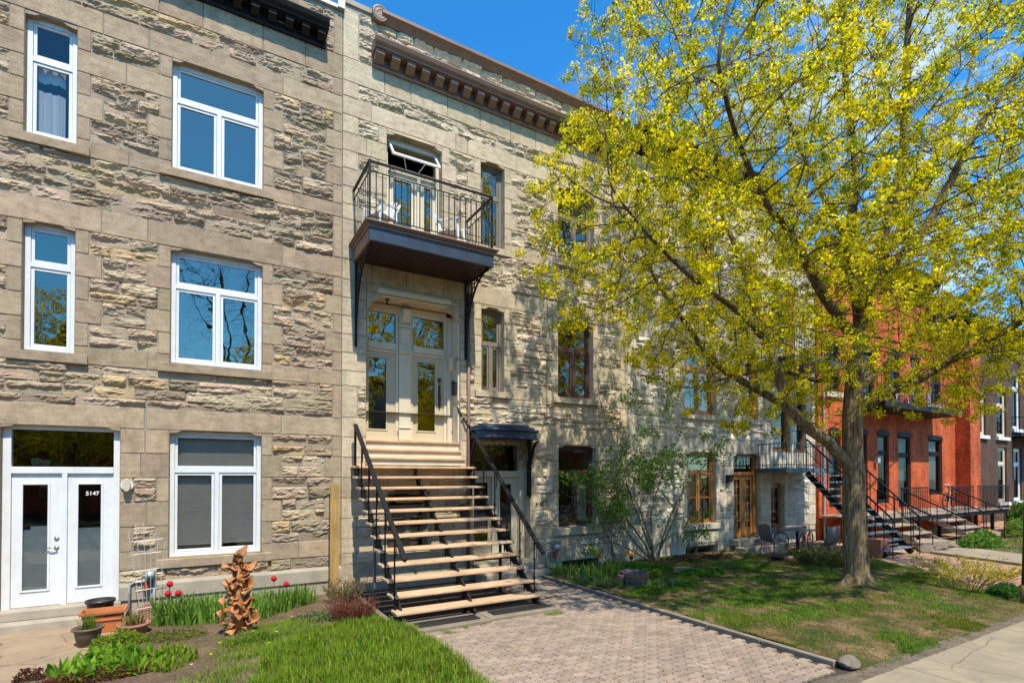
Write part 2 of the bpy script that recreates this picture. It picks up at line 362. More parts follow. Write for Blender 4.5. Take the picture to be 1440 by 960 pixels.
def rock_block(mb,x0,x1,z0,z1,amp,pal,y0=0.):
    g=.004; x0+=g;x1-=g;z0+=g;z1-=g; w=x1-x0;h=z1-z0
    if w<.03 or h<.03: return
    nx=max(5,int(w/.028)+2); nz=max(5,int(h/.021)+2)
    u=np.linspace(0,1,nx);v=np.linspace(0,1,nz); U,V=np.meshgrid(u,v,indexing='ij')
    X=x0+U*w; Z=z0+V*h
    d=np.full(U.shape,amp*rnd.uniform(.8,1.15))
    for k in range(5):
        a=rnd.uniform(-1.2,1.2); b=rnd.uniform(-1.5,1.9); px,pz=rnd.random(),rnd.random()
        d=np.minimum(d, amp*rnd.uniform(.55,1.1)+amp*(a*(U-px)*min(w/h,3)*.45+b*(V-pz)*.9))
    sx=rnd.uniform(0,200)
    d=d+amp*1.5*(fbm(X*10+sx,Z*19+sx,5,.72)-.5)
    # conchoidal ledge
    lz=rnd.uniform(.25,.8); d=d+amp*.3*(V>lz+.25*(vnoise(X*8+sx,X*0+sx)-.5))
    dx=np.minimum(U,1-U)*w; dz=np.minimum(V,1-V)*h
    e=np.clip(np.minimum(dx/.022,dz/.018),0,1)**.7
    d=np.maximum(d+amp*.10*(fbm(X*38+sx,Z*46+sx,3,.6)-.5),amp*.05)*e
    mb.col=pick_col(pal); Y=y0+.004-d
    jx=RS.uniform(-.006,.006,U.shape)*(e>.9); mb.grid(X+jx,Y,Z+jx*.5)

def flat_block(mb,x0,x1,z0,z1,pal,y0=0.,proud=.0):
    g=.0035; x0+=g;x1-=g;z0+=g;z1-=g
    if x1-x0<.02 or z1-z0<.02: return
    k=rnd.uniform(.86,1.12); s=pal['smooth']; mb.col=tuple(a*k*rnd.uniform(.975,1.025) for a in s)
    c=.006; yy=y0-.010-proud-rnd.uniform(0,.003); yb=y0+.006
    vs=[(x0,yb,z0),(x1,yb,z0),(x1,yb,z1),(x0,yb,z1),(x0+c,yy,z0+c),(x1-c,yy,z0+c),(x1-c,yy,z1-c),(x0+c,yy,z1-c)]
    mb.add(vs,[(4,5,6,7),(0,1,5,4),(1,2,6,5),(2,3,7,6),(3,0,4,7)])

def split(a,b,lo,hi):
    out=[];x=a
    while x<b-1e-6:
        w=rnd.uniform(lo,hi)
        if b-x-w<lo*.6: w=b-x
        out.append((x,min(b,x+w))); x+=w
    return out
def free(a,b,holes):
    iv=[(a,b)]
    for h0,h1 in holes:
        n=[]
        for p,q in iv:
            if h1<=p or h0>=q: n.append((p,q)); continue
            if h0>p: n.append((p,h0))
            if h1<q: n.append((h1,q))
        iv=n
    return [i for i in iv if i[1]-i[0]>.02]

def facade(parent,X0,X1,zb,zt,openings,bands,pal,cornerL=(.34,.55),cornerR=(.16,.30),amp=.050,y0=0.,depth=8.,reveal=.24,quoin=(.17,.33),body_y=None,shell=True):
    """openings: (x0,x1,z0,z1). bands: list of (z0,z1,type) S=smooth, R=rock courses, Q=quoined zone, B=big smooth base."""
    rock=MB();ash=MB();mor=MB()
    for (b0,b1,t) in bands:
        if t in('S','B'):
            holes=[(o[0],o[1]) for o in openings if o[2]<b1-.03 and o[3]>b0+.03]
            # stones centred over the openings just below the band
            over=sorted([(o[0]-.32,o[1]+.32) for o in openings if abs(o[3]-b0)<.12])
            cuts=[]
            for p,q in free(X0,X1,holes):
                xs=[p]; segs=[]
                oo=[(max(p,a),min(q,b)) for a,b in over if b>p and a<q and a>=p-.4]
                x=p
                for a,b in oo:
                    if a>x+.05: segs+=split(x,a,.5,.95)
                    st=max(x,a)
                    if b>st+.1: segs.append((st,b)); x=b
                if q>x+.02: segs+=split(x,q,.5,.95)
                for s0,s1 in segs: flat_block(ash,s0,s1,b0,b1,pal,y0,.012 if t=='B' else 0)
        elif t=='R':
            n=max(1,round((b1-b0)/.165)); ws=[rnd.uniform(.8,1.2) for _ in range(n)]; sm=sum(ws); z=b0
            for k in range(n):
                z1=z+(b1-b0)*ws[k]/sm
                holes=[(o[0],o[1]) for o in openings if o[2]<z1-.02 and o[3]>z+.02]
                par=int((z-zb)/.36)%2
                cl=cornerL[0]; cr=cornerR[0]
                holes2=holes+[(X0,X0+cl),(X1-cr,X1)]
                for p,q in free(X0,X1,holes2):
                    for s0,s1 in split(p,q,.32,.95): rock_block(rock,s0,s1,z,z1,amp,pal,y0)
                z=z1
            for (p0,p1) in ((X0,X0+cornerL[0]),(X1-cornerR[0],X1)):
                for p,q in free(p0,p1,[(o[0],o[1]) for o in openings if o[2]<b1-.03 and o[3]>b0+.03]):
                    flat_block(ash,p,q,b0,b1,pal,y0)
        elif t=='Q':
            n=max(1,round((b1-b0)/.36)); H=(b1-b0)/n
            for k in range(n):
                z=b0+k*H;z1=z+H; a=quoin[k%2]; ops=[(o[0],o[1]) for o in openings if o[2]<z1-.03 and o[3]>z+.03]
                # partially covered course under an opening: fill what lies below / above it
                for o in openings:
                    if o[0]>=X0-.01 and o[1]<=X1+.01:
                        if z+.03<o[2]<z1-.03: flat_block(ash,o[0],o[1],z,o[2],pal,y0)
                        if z+.03<o[3]<z1-.03: flat_block(ash,o[0],o[1],o[3],z1,pal,y0)
                fr=free(X0,X1,ops)
                for p,q in fr:
                    l=cornerL[k%2] if abs(p-X0)<.01 else a
                    r=cornerR[k%2] if abs(q-X1)<.01 else a
                    if q-p<l+r+.16:
                        if q-p<.55: flat_block(ash,p,q,z,z1,pal,y0)
                        else:
                            mid=(p+q)/2+rnd.uniform(-.08,.08)
                            flat_block(ash,p,mid,z,z1,pal,y0); flat_block(ash,mid,q,z,z1,pal,y0)
                        continue
                    if rnd.random()<.10 and q-p<1.3:
                        flat_block(ash,p,(p+q)/2,z,z1,pal,y0); flat_block(ash,(p+q)/2,q,z,z1,pal,y0); continue
                    flat_block(ash,p,p+l,z,z1,pal,y0); flat_block(ash,q-r,q,z,z1,pal,y0)
                    zm=z+H*rnd.uniform(.42,.58)
                    for c0,c1 in ((z,zm),(zm,z1)):
                        for s0,s1 in split(p+l,q-r,.26,.62): rock_block(rock,s0,s1,c0,c1,amp,pal,y0)
    # mortar backing with holes
    xs=sorted({X0,X1,*[o[0] for o in openings],*[o[1] for o in openings]}); xs=[x for x in xs if X0<=x<=X1]
    zs=sorted({zb,zt,*[o[2] for o in openings],*[o[3] for o in openings]}); zs=[z for z in zs if zb<=z<=zt]
    for i in range(len(xs)-1):
        for j in range(len(zs)-1):
            cx=(xs[i]+xs[i+1])/2;cz=(zs[j]+zs[j+1])/2
            if any(o[0]<cx<o[1] and o[2]<cz<o[3] for o in openings): continue
            mor.quad((xs[i],y0+.004,zs[j]),(xs[i+1],y0+.004,zs[j]),(xs[i+1],y0+.004,zs[j+1]),(xs[i],y0+.004,zs[j+1]))
    # reveals
    mb=ash
    for (a,b,c,d) in openings:
        mb.col=tuple(k*.98 for k in pal['smooth']); f=y0-.006;r=y0+reveal
        for q in (((a,f,c),(a,f,d),(a,r,d),(a,r,c)),((b,r,c),(b,r,d),(b,f,d),(b,f,c)),((a,f,d),(b,f,d),(b,r,d),(a,r,d)),((a,r,c),(b,r,c),(b,f,c),(a,f,c))): mb.quad(*q)
        # little chamfered shoulders at the lintel ends
        if d-c>1. and .5<b-a<2.2:
            for s,e in ((a,1),(b,-1)):
                mb.prism([(s,d),(s+e*.17,d),(s+e*.11,d-.035),(s,d-.05)],'y',y0-.008,y0+.10)
    if shell:
        sh=MB(); yb=y0+depth
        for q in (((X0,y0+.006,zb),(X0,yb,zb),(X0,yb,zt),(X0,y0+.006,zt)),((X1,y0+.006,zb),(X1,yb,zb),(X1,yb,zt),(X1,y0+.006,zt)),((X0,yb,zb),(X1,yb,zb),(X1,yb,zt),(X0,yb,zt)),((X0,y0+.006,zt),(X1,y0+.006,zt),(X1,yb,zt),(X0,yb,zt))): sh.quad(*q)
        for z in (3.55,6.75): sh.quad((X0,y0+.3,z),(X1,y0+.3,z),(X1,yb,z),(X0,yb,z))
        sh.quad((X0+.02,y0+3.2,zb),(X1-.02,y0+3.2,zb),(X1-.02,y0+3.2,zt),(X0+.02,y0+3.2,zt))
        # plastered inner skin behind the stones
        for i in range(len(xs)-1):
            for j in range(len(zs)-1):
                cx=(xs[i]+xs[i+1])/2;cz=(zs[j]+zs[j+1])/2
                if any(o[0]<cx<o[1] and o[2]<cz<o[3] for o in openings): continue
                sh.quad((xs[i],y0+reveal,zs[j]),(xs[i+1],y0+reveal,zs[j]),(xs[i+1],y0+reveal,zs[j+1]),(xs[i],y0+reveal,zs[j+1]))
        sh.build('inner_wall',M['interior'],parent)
    mor.m=[0]*len(mor.f)
    for src,k in ((rock,1),(ash,2)):
        b0=len(mor.v); mor.v+=src.v; mor.c+=src.c; mor.f+=[tuple(i+b0 for i in f) for f in src.f]; mor.m+=[k]*len(src.f)
    w=mor.build('wall',[M['mortar'],M['rock'],M['ashlar']],parent)
    return w

def sill(parent,x0,x1,ztop,pal,h=.15,proj=.07,y0=0.):
    b=MB(); b.col=tuple(k*.95 for k in pal['smooth'])
    b.prism([(y0-proj,ztop-h),(y0-proj,ztop-.02),(y0+.14,ztop+.012),(y0+.14,ztop-h)],'x',x0,x1)
    return b.build('sill',M['ashlar'],parent,recalc=True,bevel=.006)

def window(root,x0,x1,z0,z1,fm,gm,trans=None,mull=(),fw=.07,y=.10,y0=0.,sash=.045,pal=None,sillext=.17,sillh=.16,blind=None,curtain=None,name='window',hung=False,lowbar=None):
    f=MB(); a=y0+y; t=.075
    f.box(x0,x0+fw,a,a+t,z0,z1); f.box(x1-fw,x1,a,a+t,z0,z1)
    f.box(x0+fw,x1-fw,a,a+t,z1-fw,z1); f.box(x0+fw,x1-fw,a,a+t,z0,z0+fw)
    panes=[]; ztr=z1-fw
    if trans:
        f.box(x0+fw,x1-fw,a,a+t,trans-fw/2,trans+fw/2); panes.append((x0+fw,x1-fw,trans+fw/2,z1-fw)); ztr=trans-fw/2
    xs=[x0+fw]
    for m in mull: f.box(m-fw/2,m+fw/2,a,a+t,z0+fw,ztr); panes.append((xs[-1],m-fw/2,z0+fw,ztr)); xs.append(m+fw/2)
    panes.append((xs[-1],x1-fw,z0+fw,ztr))
    g=MB()
    for p in panes:
        s=sash; b=a+.015; tt=.045
        f.box(p[0]+.004,p[0]+s,b,b+tt,p[2]+.004,p[3]-.004); f.box(p[1]-s,p[1]-.004,b,b+tt,p[2]+.004,p[3]-.004)
        f.box(p[0]+s,p[1]-s,b,b+tt,p[3]-s,p[3]-.004); f.box(p[0]+s,p[1]-s,b,b+tt,p[2]+.004,p[2]+s)
        g.quad((p[0]+s,b+.022,p[2]+s),(p[1]-s,b+.022,p[2]+s),(p[1]-s,b+.022,p[3]-s),(p[0]+s,b+.022,p[3]-s))
        if lowbar: 
            zz=p[2]+(p[3]-p[2])*lowbar; f.box(p[0]+s,p[1]-s,b+.005,b+tt-.005,zz-.02,zz+.02)
    w=f.build(name,fm,root,bevel=.004); g.build('pane',gm,w)
    if pal: sill(w,x0-sillext,x1+sillext,z0,pal,sillh,y0=y0)
    if blind:
        b=MB(); z=z1-.12
        while z>z0+.1+(1-blind)*(z1-z0): b.box(x0+fw+.03,x1-fw-.03,a+.11,a+.113,z-.017,z+.013); z-=.034
        b.build('blind',M['blind'],w)
    if curtain:
        b=MB()
        for (cx0,cx1,c0,c1) in curtain:
            n=int((cx1-cx0)/.012)+2; X=np.linspace(cx0,cx1,n)[:,None]*np.ones((1,2)); Z=np.array([[c0,c1]])*np.ones((n,1))
            Y=a+.14+.018*np.sin(X*55)+.008*np.sin(X*131); Z=Z+np.array([[1.,0.]])*.015*np.sin(X*18); b.grid(X,Y,Z)
        b.build('curtain',M['curtain'],w,smooth=True)
    return w
def text(s,x,y,z,size,mat,parent,name='house_number',ext=.004,align='CENTER'):
    cu=bpy.data.curves.new(name,'FONT'); cu.body=s; cu.size=size; cu.extrude=ext; cu.align_x=align; cu.offset=size*.012
    o=bpy.data.objects.new('tmp',cu); C.objects.link(o); bpy.context.view_layer.update()
    me=bpy.data.meshes.new_from_object(o.evaluated_get(bpy.context.evaluated_depsgraph_get()))
    bpy.data.objects.remove(o); me.transform(Matrix.Rotation(math.pi/2,4,'X')); me.materials.clear(); me.materials.append(mat)
    q=bpy.data.objects.new(name,me); C.objects.link(q); q.parent=parent; q.location=Vector((x,y,z))-WL[parent.name]; WL[q.name]=WL[parent.name].copy()
    return q
def glazed_door(root,x0,x1,z0,z1,y,fm,gm,g=(.17,.17,.18,.35),name='door',label=None,t=.045,muntin=None):
    """leaf with one glass panel: g=(left,right,top,bottom) rail widths"""
    f=MB(); l,r,tp,b=g; a=(x0+l,x1-r,z0+b,z1-tp)
    f.box(x0,a[0],y,y+t,z0,z1); f.box(a[1],x1,y,y+t,z0,z1); f.box(a[0],a[1],y,y+t,a[3],z1); f.box(a[0],a[1],y,y+t,z0,a[2])
    m=.028
    for q in ((a[0],a[0]+m,a[2],a[3]),(a[1]-m,a[1],a[2],a[3]),(a[0]+m,a[1]-m,a[3]-m,a[3]),(a[0]+m,a[1]-m,a[2],a[2]+m)): f.box(q[0],q[1],y-.014,y+.012,q[2],q[3])
    if muntin:
        nx,nz=muntin
        for i in range(1,nx): xx=a[0]+(a[1]-a[0])*i/nx; f.box(xx-.011,xx+.011,y+.004,y+.035,a[2]+m,a[3]-m)
        for j in range(1,nz): zz=a[2]+(a[3]-a[2])*j/nz; f.box(a[0]+m,a[1]-m,y+.007,y+.032,zz-.011,zz+.011)
    d=f.build(name,fm,root,bevel=.003); q=MB(); q.quad((a[0]+m,y+.02,a[2]+m),(a[1]-m,y+.02,a[2]+m),(a[1]-m,y+.02,a[3]-m),(a[0]+m,y+.02,a[3]-m)); q.build('pane',gm,d)
    if label: d['label']=label
    return d
def lever(parent,x,z,y,flip=1,mat='chrome'):
    b=MB(); b.tube([(x,y,z),(x,y-.05,z)],.012,8); b.lathe([(0,0),(.028,0)],0,0) if False else None
    b.tube([(x,y-.002,z),(x,y-.012,z)],.03,14); b.tube([(x,y-.05,z),(x-flip*.05,y-.055,z+.004),(x-flip*.12,y-.05,z-.005)],.010,8)
    k=MB(); k.tube([(x,y-.002,z+.14),(x,y-.014,z+.14)],.03,14); k.tube([(x,y-.014,z+.14),(x,y-.022,z+.14)],.012,10); k.build('lock',M[mat],parent,smooth=True)
    return b.build('handle',M[mat],parent,smooth=True)
# ================================================================ HOUSE A: white windows, door 5147
hA=thing('stone_house','brown grey limestone row house with white framed windows and white double door 5147','house',(-.6,0,0))
opsA=[(-2.33,-1.72,7.35,9.18),(-2.33,-1.72,4.11,6.05),(-2.55,-1.14,.12,3.0),(-.48,.9,7.36,9.2),(-.48,.9,4.11,6.03),(-.48,.9,.88,2.99),(-3.9,-3.2,7.35,9.18),(-3.9,-3.2,4.11,6.05)]
bA=[(-.3,.28,'S'),(.52,.72,'R'),(.72,1.02,'S'),(1.02,2.99,'Q'),(2.99,3.33,'S'),(3.33,3.96,'R'),(3.96,4.24,'S'),(4.24,6.04,'Q'),(6.04,6.42,'S'),(6.42,7.2,'R'),(7.2,7.46,'S'),(7.46,9.2,'Q'),(9.2,9.55,'S'),(9.55,9.88,'R'),(9.88,10.34,'S'),(10.34,11.12,'R')]
facade(hA,-5.5,2.285,-.3,11.2,opsA,bA,PAL_L)
b=MB()   # concrete water table, with the lower plinth under it
for p,q in ((-5.5,-2.56),(-1.13,2.285)):
    b.prism([(-.075,.26),(-.075,.47),(-.045,.52),(.0,.525),(.0,.26)],'x',p,q); b.prism([(-.045,-.4),(-.045,.256),(.0,.256),(.0,-.4)],'x',p,q)
b.build('water_table',M['concrete'],hA,recalc=True)
for (x0,x1,z0,z1),tr,cu,gm in ((opsA[0],8.55,[(-2.22,-1.90,7.45,8.16),(-2.22,-1.90,8.3,8.62)],'glass_clear'),(opsA[1],5.42,None,'glass'),(opsA[6],8.55,None,'glass'),(opsA[7],5.42,None,'glass')):
    window(hA,x0,x1,z0,z1,M['white_frame'],M[gm],tr,(),pal=PAL_L,curtain=cu)
window(hA,*opsA[3],M['white_frame'],M['glass_blue'],8.57,(.21,),pal=PAL_L)
window(hA,*opsA[4],M['white_frame'],M['glass_blue'],5.42,(.21,),pal=PAL_L)
w=window(hA,*opsA[5],M['white_frame'],M['glass_clear'],2.32,(.21,),pal=PAL_L,blind=.97)
# double door 5147
fr=MB(); y=.09
fr.box(-2.55,-2.45,y,y+.12,.26,3.0); fr.box(-1.23,-1.14,y,y+.12,.26,3.0); fr.box(-2.45,-1.23,y,y+.12,2.93,3.0); fr.box(-2.45,-1.23,y-.01,y+.12,2.27,2.37); fr.box(-1.865,-1.80,y-.01,y+.12,.26,2.27)
df=fr.build('door_frame',M['white_frame'],hA,bevel=.005)
q=MB(); q.quad((-2.45,y+.05,2.37),(-1.23,y+.05,2.37),(-1.23,y+.05,2.93),(-2.45,y+.05,2.93)); q.build('pane',M['glass_dark'],df)
dl=glazed_door(hA,-2.447,-1.867,.27,2.268,y+.03,M['white_frame'],M['glass_dark'],(.10,.14,.14,.22)); lever(dl,-1.925,1.14,y+.03)
dr=glazed_door(hA,-1.798,-1.232,.27,2.268,y+.03,M['white_frame'],M['glass_dark'],(.10,.13,.14,.22)); text('5147',-1.50,y+.044,1.93,.085,M['white_num'],dr)
b=MB(); b.box(-2.34,-2.01,y+.058,y+.062,.50,1.42); b.box(-1.69,-1.37,y+.058,y+.062,.50,1.42); b.build('frosted_film',M['frost'],df)
b=MB(); b.box(-2.24,-2.02,y+.07,y+.10,1.42,1.47); b.build('mail_slot',M['white_frame'],dl)
b=MB(); b.prism([(-.10,.12),(-.10,.255),(.25,.27),(.25,.12)],'x',-2.62,-1.10); b.prism([(-.32,-.1),(-.32,.11),(-.045,.118),(-.045,-.1)],'x',-3.6,-1.02); b.build('door_step',M['concrete'],hA,recalc=True,bevel=.01)
# wall lamp beside the door
b=MB(); b.tube([(-1.04,-.01,2.085),(-1.04,-.05,2.085)],.085,18); lm=b.build('wall_lamp',M['white_frame'],hA)
b=MB(); X=[];
b.prism([( -1.04+.055*math.cos(a),2.085+.105*math.sin(a)) for a in [i*math.pi/9 for i in range(18)]],'y',-.13,-.052); b.build('lamp_cover',M['lampglow'],lm,bevel=.02,recalc=True)
# cornice
def cornice(parent,x0,x1,z0,proj,h,mat,n_br,step=0.,name='cornice',y0=0.,br=(.13,.16)):
    c=MB(); P=proj
    c.prism([(y0-.01,z0+h),(y0-P,z0+h),(y0-P-.03,z0+h-.04),(y0-P,z0+h-.11),(y0-P+.05,z0+h-.15),(y0-P+.05,z0+h-.19),(y0-.01,z0+h-.19)],'x',x0,x1)
    c.prism([(y0-.01,z0),(y0-.06,z0),(y0-.07,z0+.05),(y0-.05,z0+.07),(y0-.05,z0+h-.2),(y0-.01,z0+h-.2)],'x',x0+.02,x1-.02)
    o=c.build(name,M[mat],parent,recalc=True,bevel=.004)
    for i in range(n_br):
        k=MB(); x=x0+.12+(x1-x0-.24)*i/(n_br-1)
        k.prism([(y0-.055,z0+h-.2),(y0-P+.09,z0+h-.2),(y0-P+.09,z0+h-.2-.07),(y0-.13,z0+.06),(y0-.055,z0+.06)],'x',x-br[0]/2,x+br[0]/2)
        k.build('bracket',M[mat],o,recalc=True)
    return o
cornice(hA,-5.5,1.98,10.32,.33,.40,'cornice_dark',27)
b=MB(); b.box(-5.5,2.29,-.06,.5,11.203,11.27); b.box(2.18,2.31,-.09,.5,11.21,11.75); b.build('roof_flashing',M['meter'],hA)
# ================================================================ HOUSE B: balcony over the twin doors
hB=thing('stone_house','pale limestone row house with black balcony over cream twin doors and an outdoor staircase','house',(6.,0,0))
opB=[(3.16,4.35,6.78,9.17),(5.28,5.88,7.35,9.24),(5.30,5.87,4.13,5.98),(2.76,4.78,2.44,5.86),(3.2,4.12,.66,1.95),(5.12,6.56,.16,3.02),
     (7.37,8.48,7.46,9.24),(7.37,8.44,4.14,6.0),(7.38,8.53,.98,2.96),(7.47,8.6,-.16,.17)]
bB=[(-.3,.17,'S'),(.17,.52,'S'),(.52,.74,'R'),(.74,1.02,'S'),(1.02,2.98,'Q'),(2.98,3.36,'S'),(3.36,3.97,'R'),(3.97,4.26,'S'),(4.26,6.03,'Q'),(6.03,6.42,'S'),(6.42,7.2,'R'),(7.2,7.5,'S'),(7.5,9.24,'Q'),(9.24,9.6,'S'),(9.6,9.9,'R'),(9.9,10.36,'S'),(10.36,11.3,'R')]
facade(hB,2.29,9.6,-.3,11.4,opB,bB,PAL_C,cornerL=(.30,.47),cornerR=(.25,.4),reveal=.5,amp=.054)
cornice(hB,2.84,9.4,10.34,.34,.44,'cornice_brown',21,br=(.17,.2))
b=MB(); b.prism([(.1,11.28),(-.05,11.28),(-.10,11.36),(-.17,11.41),(-.17,11.47),(-.12,11.51),(.1,11.52)],'x',3.02,9.6)
pts=[];  # rolled scroll end
for i in range(26):
    a=i/25*2*math.pi*1.4; r=.15-.0036*i; pts.append((-.06,0,0)); pts[-1]=(2.98+r*math.cos(a+.6),-.10,11.40+r*math.sin(a+.6))
b.tube(pts,.038,8); b.tube([(2.98,.08,11.40),(2.98,-.13,11.40)],.15,18)
b.build('coping',M['cornice_brown'],hB,recalc=True,smooth=False); 
b=MB(); b.box(2.30,2.86,-.03,.4,11.403,11.5); b.build('parapet_cap',M['concrete'],hB)
wc=M['brown_frame']
window(hB,*opB[1],wc,M['glass_blue'],8.52,(),y=.14,pal=PAL_C,fw=.075)
window(hB,*opB[2],wc,M['glass'],5.18,(5.59,),y=.14,pal=PAL_C,fw=.06)
window(hB,*opB[6],wc,M['glass'],8.6,(7.95,),y=.14,pal=PAL_C)
window(hB,*opB[7],M['oxblood'],M['glass'],5.3,(7.92,),y=.14,pal=PAL_C)
window(hB,*opB[8],M['oxblood'],M['glass_dark'],2.28,(7.97,),y=.14,pal=PAL_C,sillh=.18,curtain=[(8.1,8.42,1.1,2.2)])
window(hB,*opB[4],wc,M['glass_dark'],1.55,(3.68,),y=.2,fw=.05,pal=PAL_C,sillext=.1)
window(hB,*opB[9],wc,M['glass_dark'],None,(8.05,),y=.2,fw=.04,name='basement_window')
for x0,x1,z0,z1 in (opB[8],): pass
# balcony door and its open transom
fr=MB(); y=.16; x0,x1=3.16,4.35
fr.box(x0,x0+.07,y,y+.12,6.78,9.17); fr.box(x1-.07,x1,y,y+.12,6.78,9.17); fr.box(x0+.07,x1-.07,y,y+.12,9.1,9.17); fr.box(x0+.07,x1-.07,y-.01,y+.12,8.48,8.6); fr.box(3.86,3.93,y-.01,y+.12,6.78,8.48)
bf=fr.build('balcony_door_frame',M['cream'],hB,bevel=.004)
glazed_door(hB,3.232,3.858,6.8,8.477,y+.03,M['cream'],M['glass_blue'],(.09,.09,.1,.25))
glazed_door(hB,3.932,4.278,6.8,8.477,y+.03,M['cream'],M['glass_blue'],(.06,.08,.1,.25),name='side_light')
s=MB(); a0=Vector((0,y+.02,9.1)); th=R(38); dy=-math.sin(th); dz=-math.cos(th); Ls=.48
def sp(x,l,o=0): return (x,y+.02+dy*l,9.08+dz*l)
for p,q in ((sp(x0+.08,0),sp(x1-.08,0)),(sp(x0+.08,Ls),sp(x1-.08,Ls)),(sp(x0+.10,0),sp(x0+.10,Ls)),(sp(x1-.10,0),sp(x1-.10,Ls))): s.bar(p,q,.045,.045)
s.bar((3.62,y,8.62),(3.5,y-.18,8.80),.015,.01); s.bar((3.9,y,8.62),(4.02,y-.18,8.80),.015,.01)
ts=s.build('open_transom_sash',M['white_frame'],bf); q=MB(); q.quad(sp(x0+.12,.02),sp(x1-.12,.02),sp(x1-.12,Ls-.02),sp(x0+.12,Ls-.02)); q.build('pane',M['glass_dark'],ts)
# ---- portal with twin doors 5145 / 5143
pt=MB(); Y=.40
pt.box(2.76,2.84,.3,Y+.1,2.72,5.86)                               # left jamb
pt.box(4.64,4.70,.34,Y+.1,2.72,5.72); pt.box(3.545,3.80,Y-.05,Y+.1,2.72,5.72)      # centre pilaster
pt.box(2.84,4.64,Y,Y+.1,5.70,5.80)
for (p,q) in ((2.84,3.545),(3.80,4.64)):
    pt.box(p,p+.06,Y,Y+.1,4.805 if p<3 else 2.96,5.70); pt.box(q-.06,q,Y,Y+.1,2.96,5.70); pt.box(p+.06,q-.06,Y-.03,Y+.1,4.86,5.0); pt.box(p+.06,q-.06,Y,Y+.1,5.63,5.70); pt.box(p-.0,q,Y-.035,Y+.1,2.90,2.965); pt.box(p+.06,q-.06,Y,Y+.1,4.80,4.855)
portal=pt.build('portal_frame',M['cream'],hB,bevel=.006)
pl=MB()
for z0,z1,dx in ((2.97,3.2,.015),(3.22,3.26,.03),(4.80,4.86,.015),(5.02,5.32,-.03),(5.36,5.40,.02),(5.45,5.66,.0)):
    pl=MB(); pl.box(3.545-dx,3.80+dx,Y-.075-max(dx,0),Y-.052,z0,z1); pl.build('pilaster_moulding',M['cream'],portal,bevel=.004)
pl=MB()
pl.prism([(Y-.052,5.70),(Y-.20,5.70),(Y-.20,5.64),(Y-.10,5.48),(Y-.052,5.44)],'x',3.585,3.76)
pl.build('pilaster_bracket',M['cream'],portal,recalc=True,bevel=.005)
q=MB()
for p0,q0 in ((2.9,3.485),(3.86,4.58)): q=MB(); q.quad((p0,Y+.05,5.0),(q0,Y+.05,5.0),(q0,Y+.05,5.63),(p0,Y+.05,5.63)); q.build('pane',M['glass'],portal)
text('5145',3.10,Y+.04,5.05,.115,M['white_num'],portal); text('5143',4.24,Y+.04,5.05,.115,M['white_num'],portal)
d1=glazed_door(hB,2.842,3.485,2.97,4.80,Y+.03,M['taupe'],M['glass'],(.05,.17,.10,.20)); d2=glazed_door(hB,3.86,4.58,2.97,4.80,Y+.03,M['taupe'],M['glass'],(.09,.18,.10,.20))
b=MB(); b.box(4.455,4.50,Y+.005,Y+.03,3.72,4.22); b.tube([(4.478,Y+.0,3.76),(4.478,Y-.05,3.80),(4.478,Y-.05,4.0),(4.478,Y,4.03)],.011,8); b.build('handle',M['oxblood'],d2); b=MB(); b.box(4.45,4.505,Y-.01,Y+.03,4.27,4.37); b.build('lock_plate',M['oxblood'],d2)
b=MB(); n=9
for i in range(n): b.box(2.78+i*.215,2.78+(i+1)*.215-.006,.0,Y+.1,5.825,5.85)
b.build('soffit_boards',M['cream'],portal)
b=MB(); b.prism([(-.055,5.87),(-.055,5.95),(-.03,5.99),(.0,6.0),(.0,5.87)],'x',2.98,4.56); b.col=PAL_C['smooth']
b.build('portal_moulding',M['cream'],hB,recalc=True,bevel=.005)
sc=MB(); sc.col=tuple(k*.97 for k in PAL_C['smooth'])
for xa,e in ((2.76,1),(4.78,-1)):   # scrolled stone corbels at the head of the portal
    pr=[(xa,5.86),(xa+e*.30,5.86),(xa+e*.29,5.80),(xa+e*.25,5.74),(xa+e*.17,5.70),(xa+e*.12,5.70),(xa+e*.10,5.62),(xa+e*.05,5.56),(xa,5.52)]
    sc=MB(); sc.col=tuple(k*.97 for k in PAL_C['smooth']); sc.prism(pr,'y',-.03,.14); sc.build('corbel',M['ashlar'],hB,recalc=True,bevel=.008)
b=MB(); b.quad((4.775,.0,2.7),(4.775,Y,2.7),(4.775,Y,5.82),(4.775,.0,5.82)); b.box(4.66,4.774,.33,Y,2.72,5.7); b.box(4.74,4.772,.02,.30,2.95,3.75); b.box(4.74,4.772,.02,.30,3.85,4.7); b.box(4.74,4.772,.02,.30,4.8,5.6); b.build('side_panelling',M['cream'],hB)
# steps in the portal
b=MB(); b.box(2.765,4.775,-.12,.40,2.72,2.76); b.box(2.74,4.80,-.28,-.02,2.55,2.59); b.box(2.765,4.775,.02,.40,2.905,2.945); s=b.build('portal_steps',M['tread'],hB,bevel=.006)
b=MB(); b.box(2.765,4.775,-.08,.36,2.593,2.718); b.box(2.75,4.79,-.24,-.02,2.44,2.549); b.box(2.765,4.775,.06,.38,2.762,2.903); b.build('risers',M['cream'],s)
b=MB(); b.lathe([(.0,5.83),(.05,5.83),(.045,5.80),(.02,5.78),(.018,5.75),(.035,5.74),(.03,5.71),(.0,5.70)],3.22,.14,12); b.build('ceiling_lamp',M['oxblood'],hB,smooth=True)
b=MB(); b.box(4.62,4.665,.28,.34,4.62,4.85); b.tube([(4.64,.28,4.8),(4.63,.16,4.86),(4.62,.10,4.80)],.01,6); b.lathe([(0,4.80),(.06,4.76),(.05,4.55),(.02,4.50),(0,4.47)],4.62,.10,6); b.build('carriage_lamp',M['taupe'],hB)
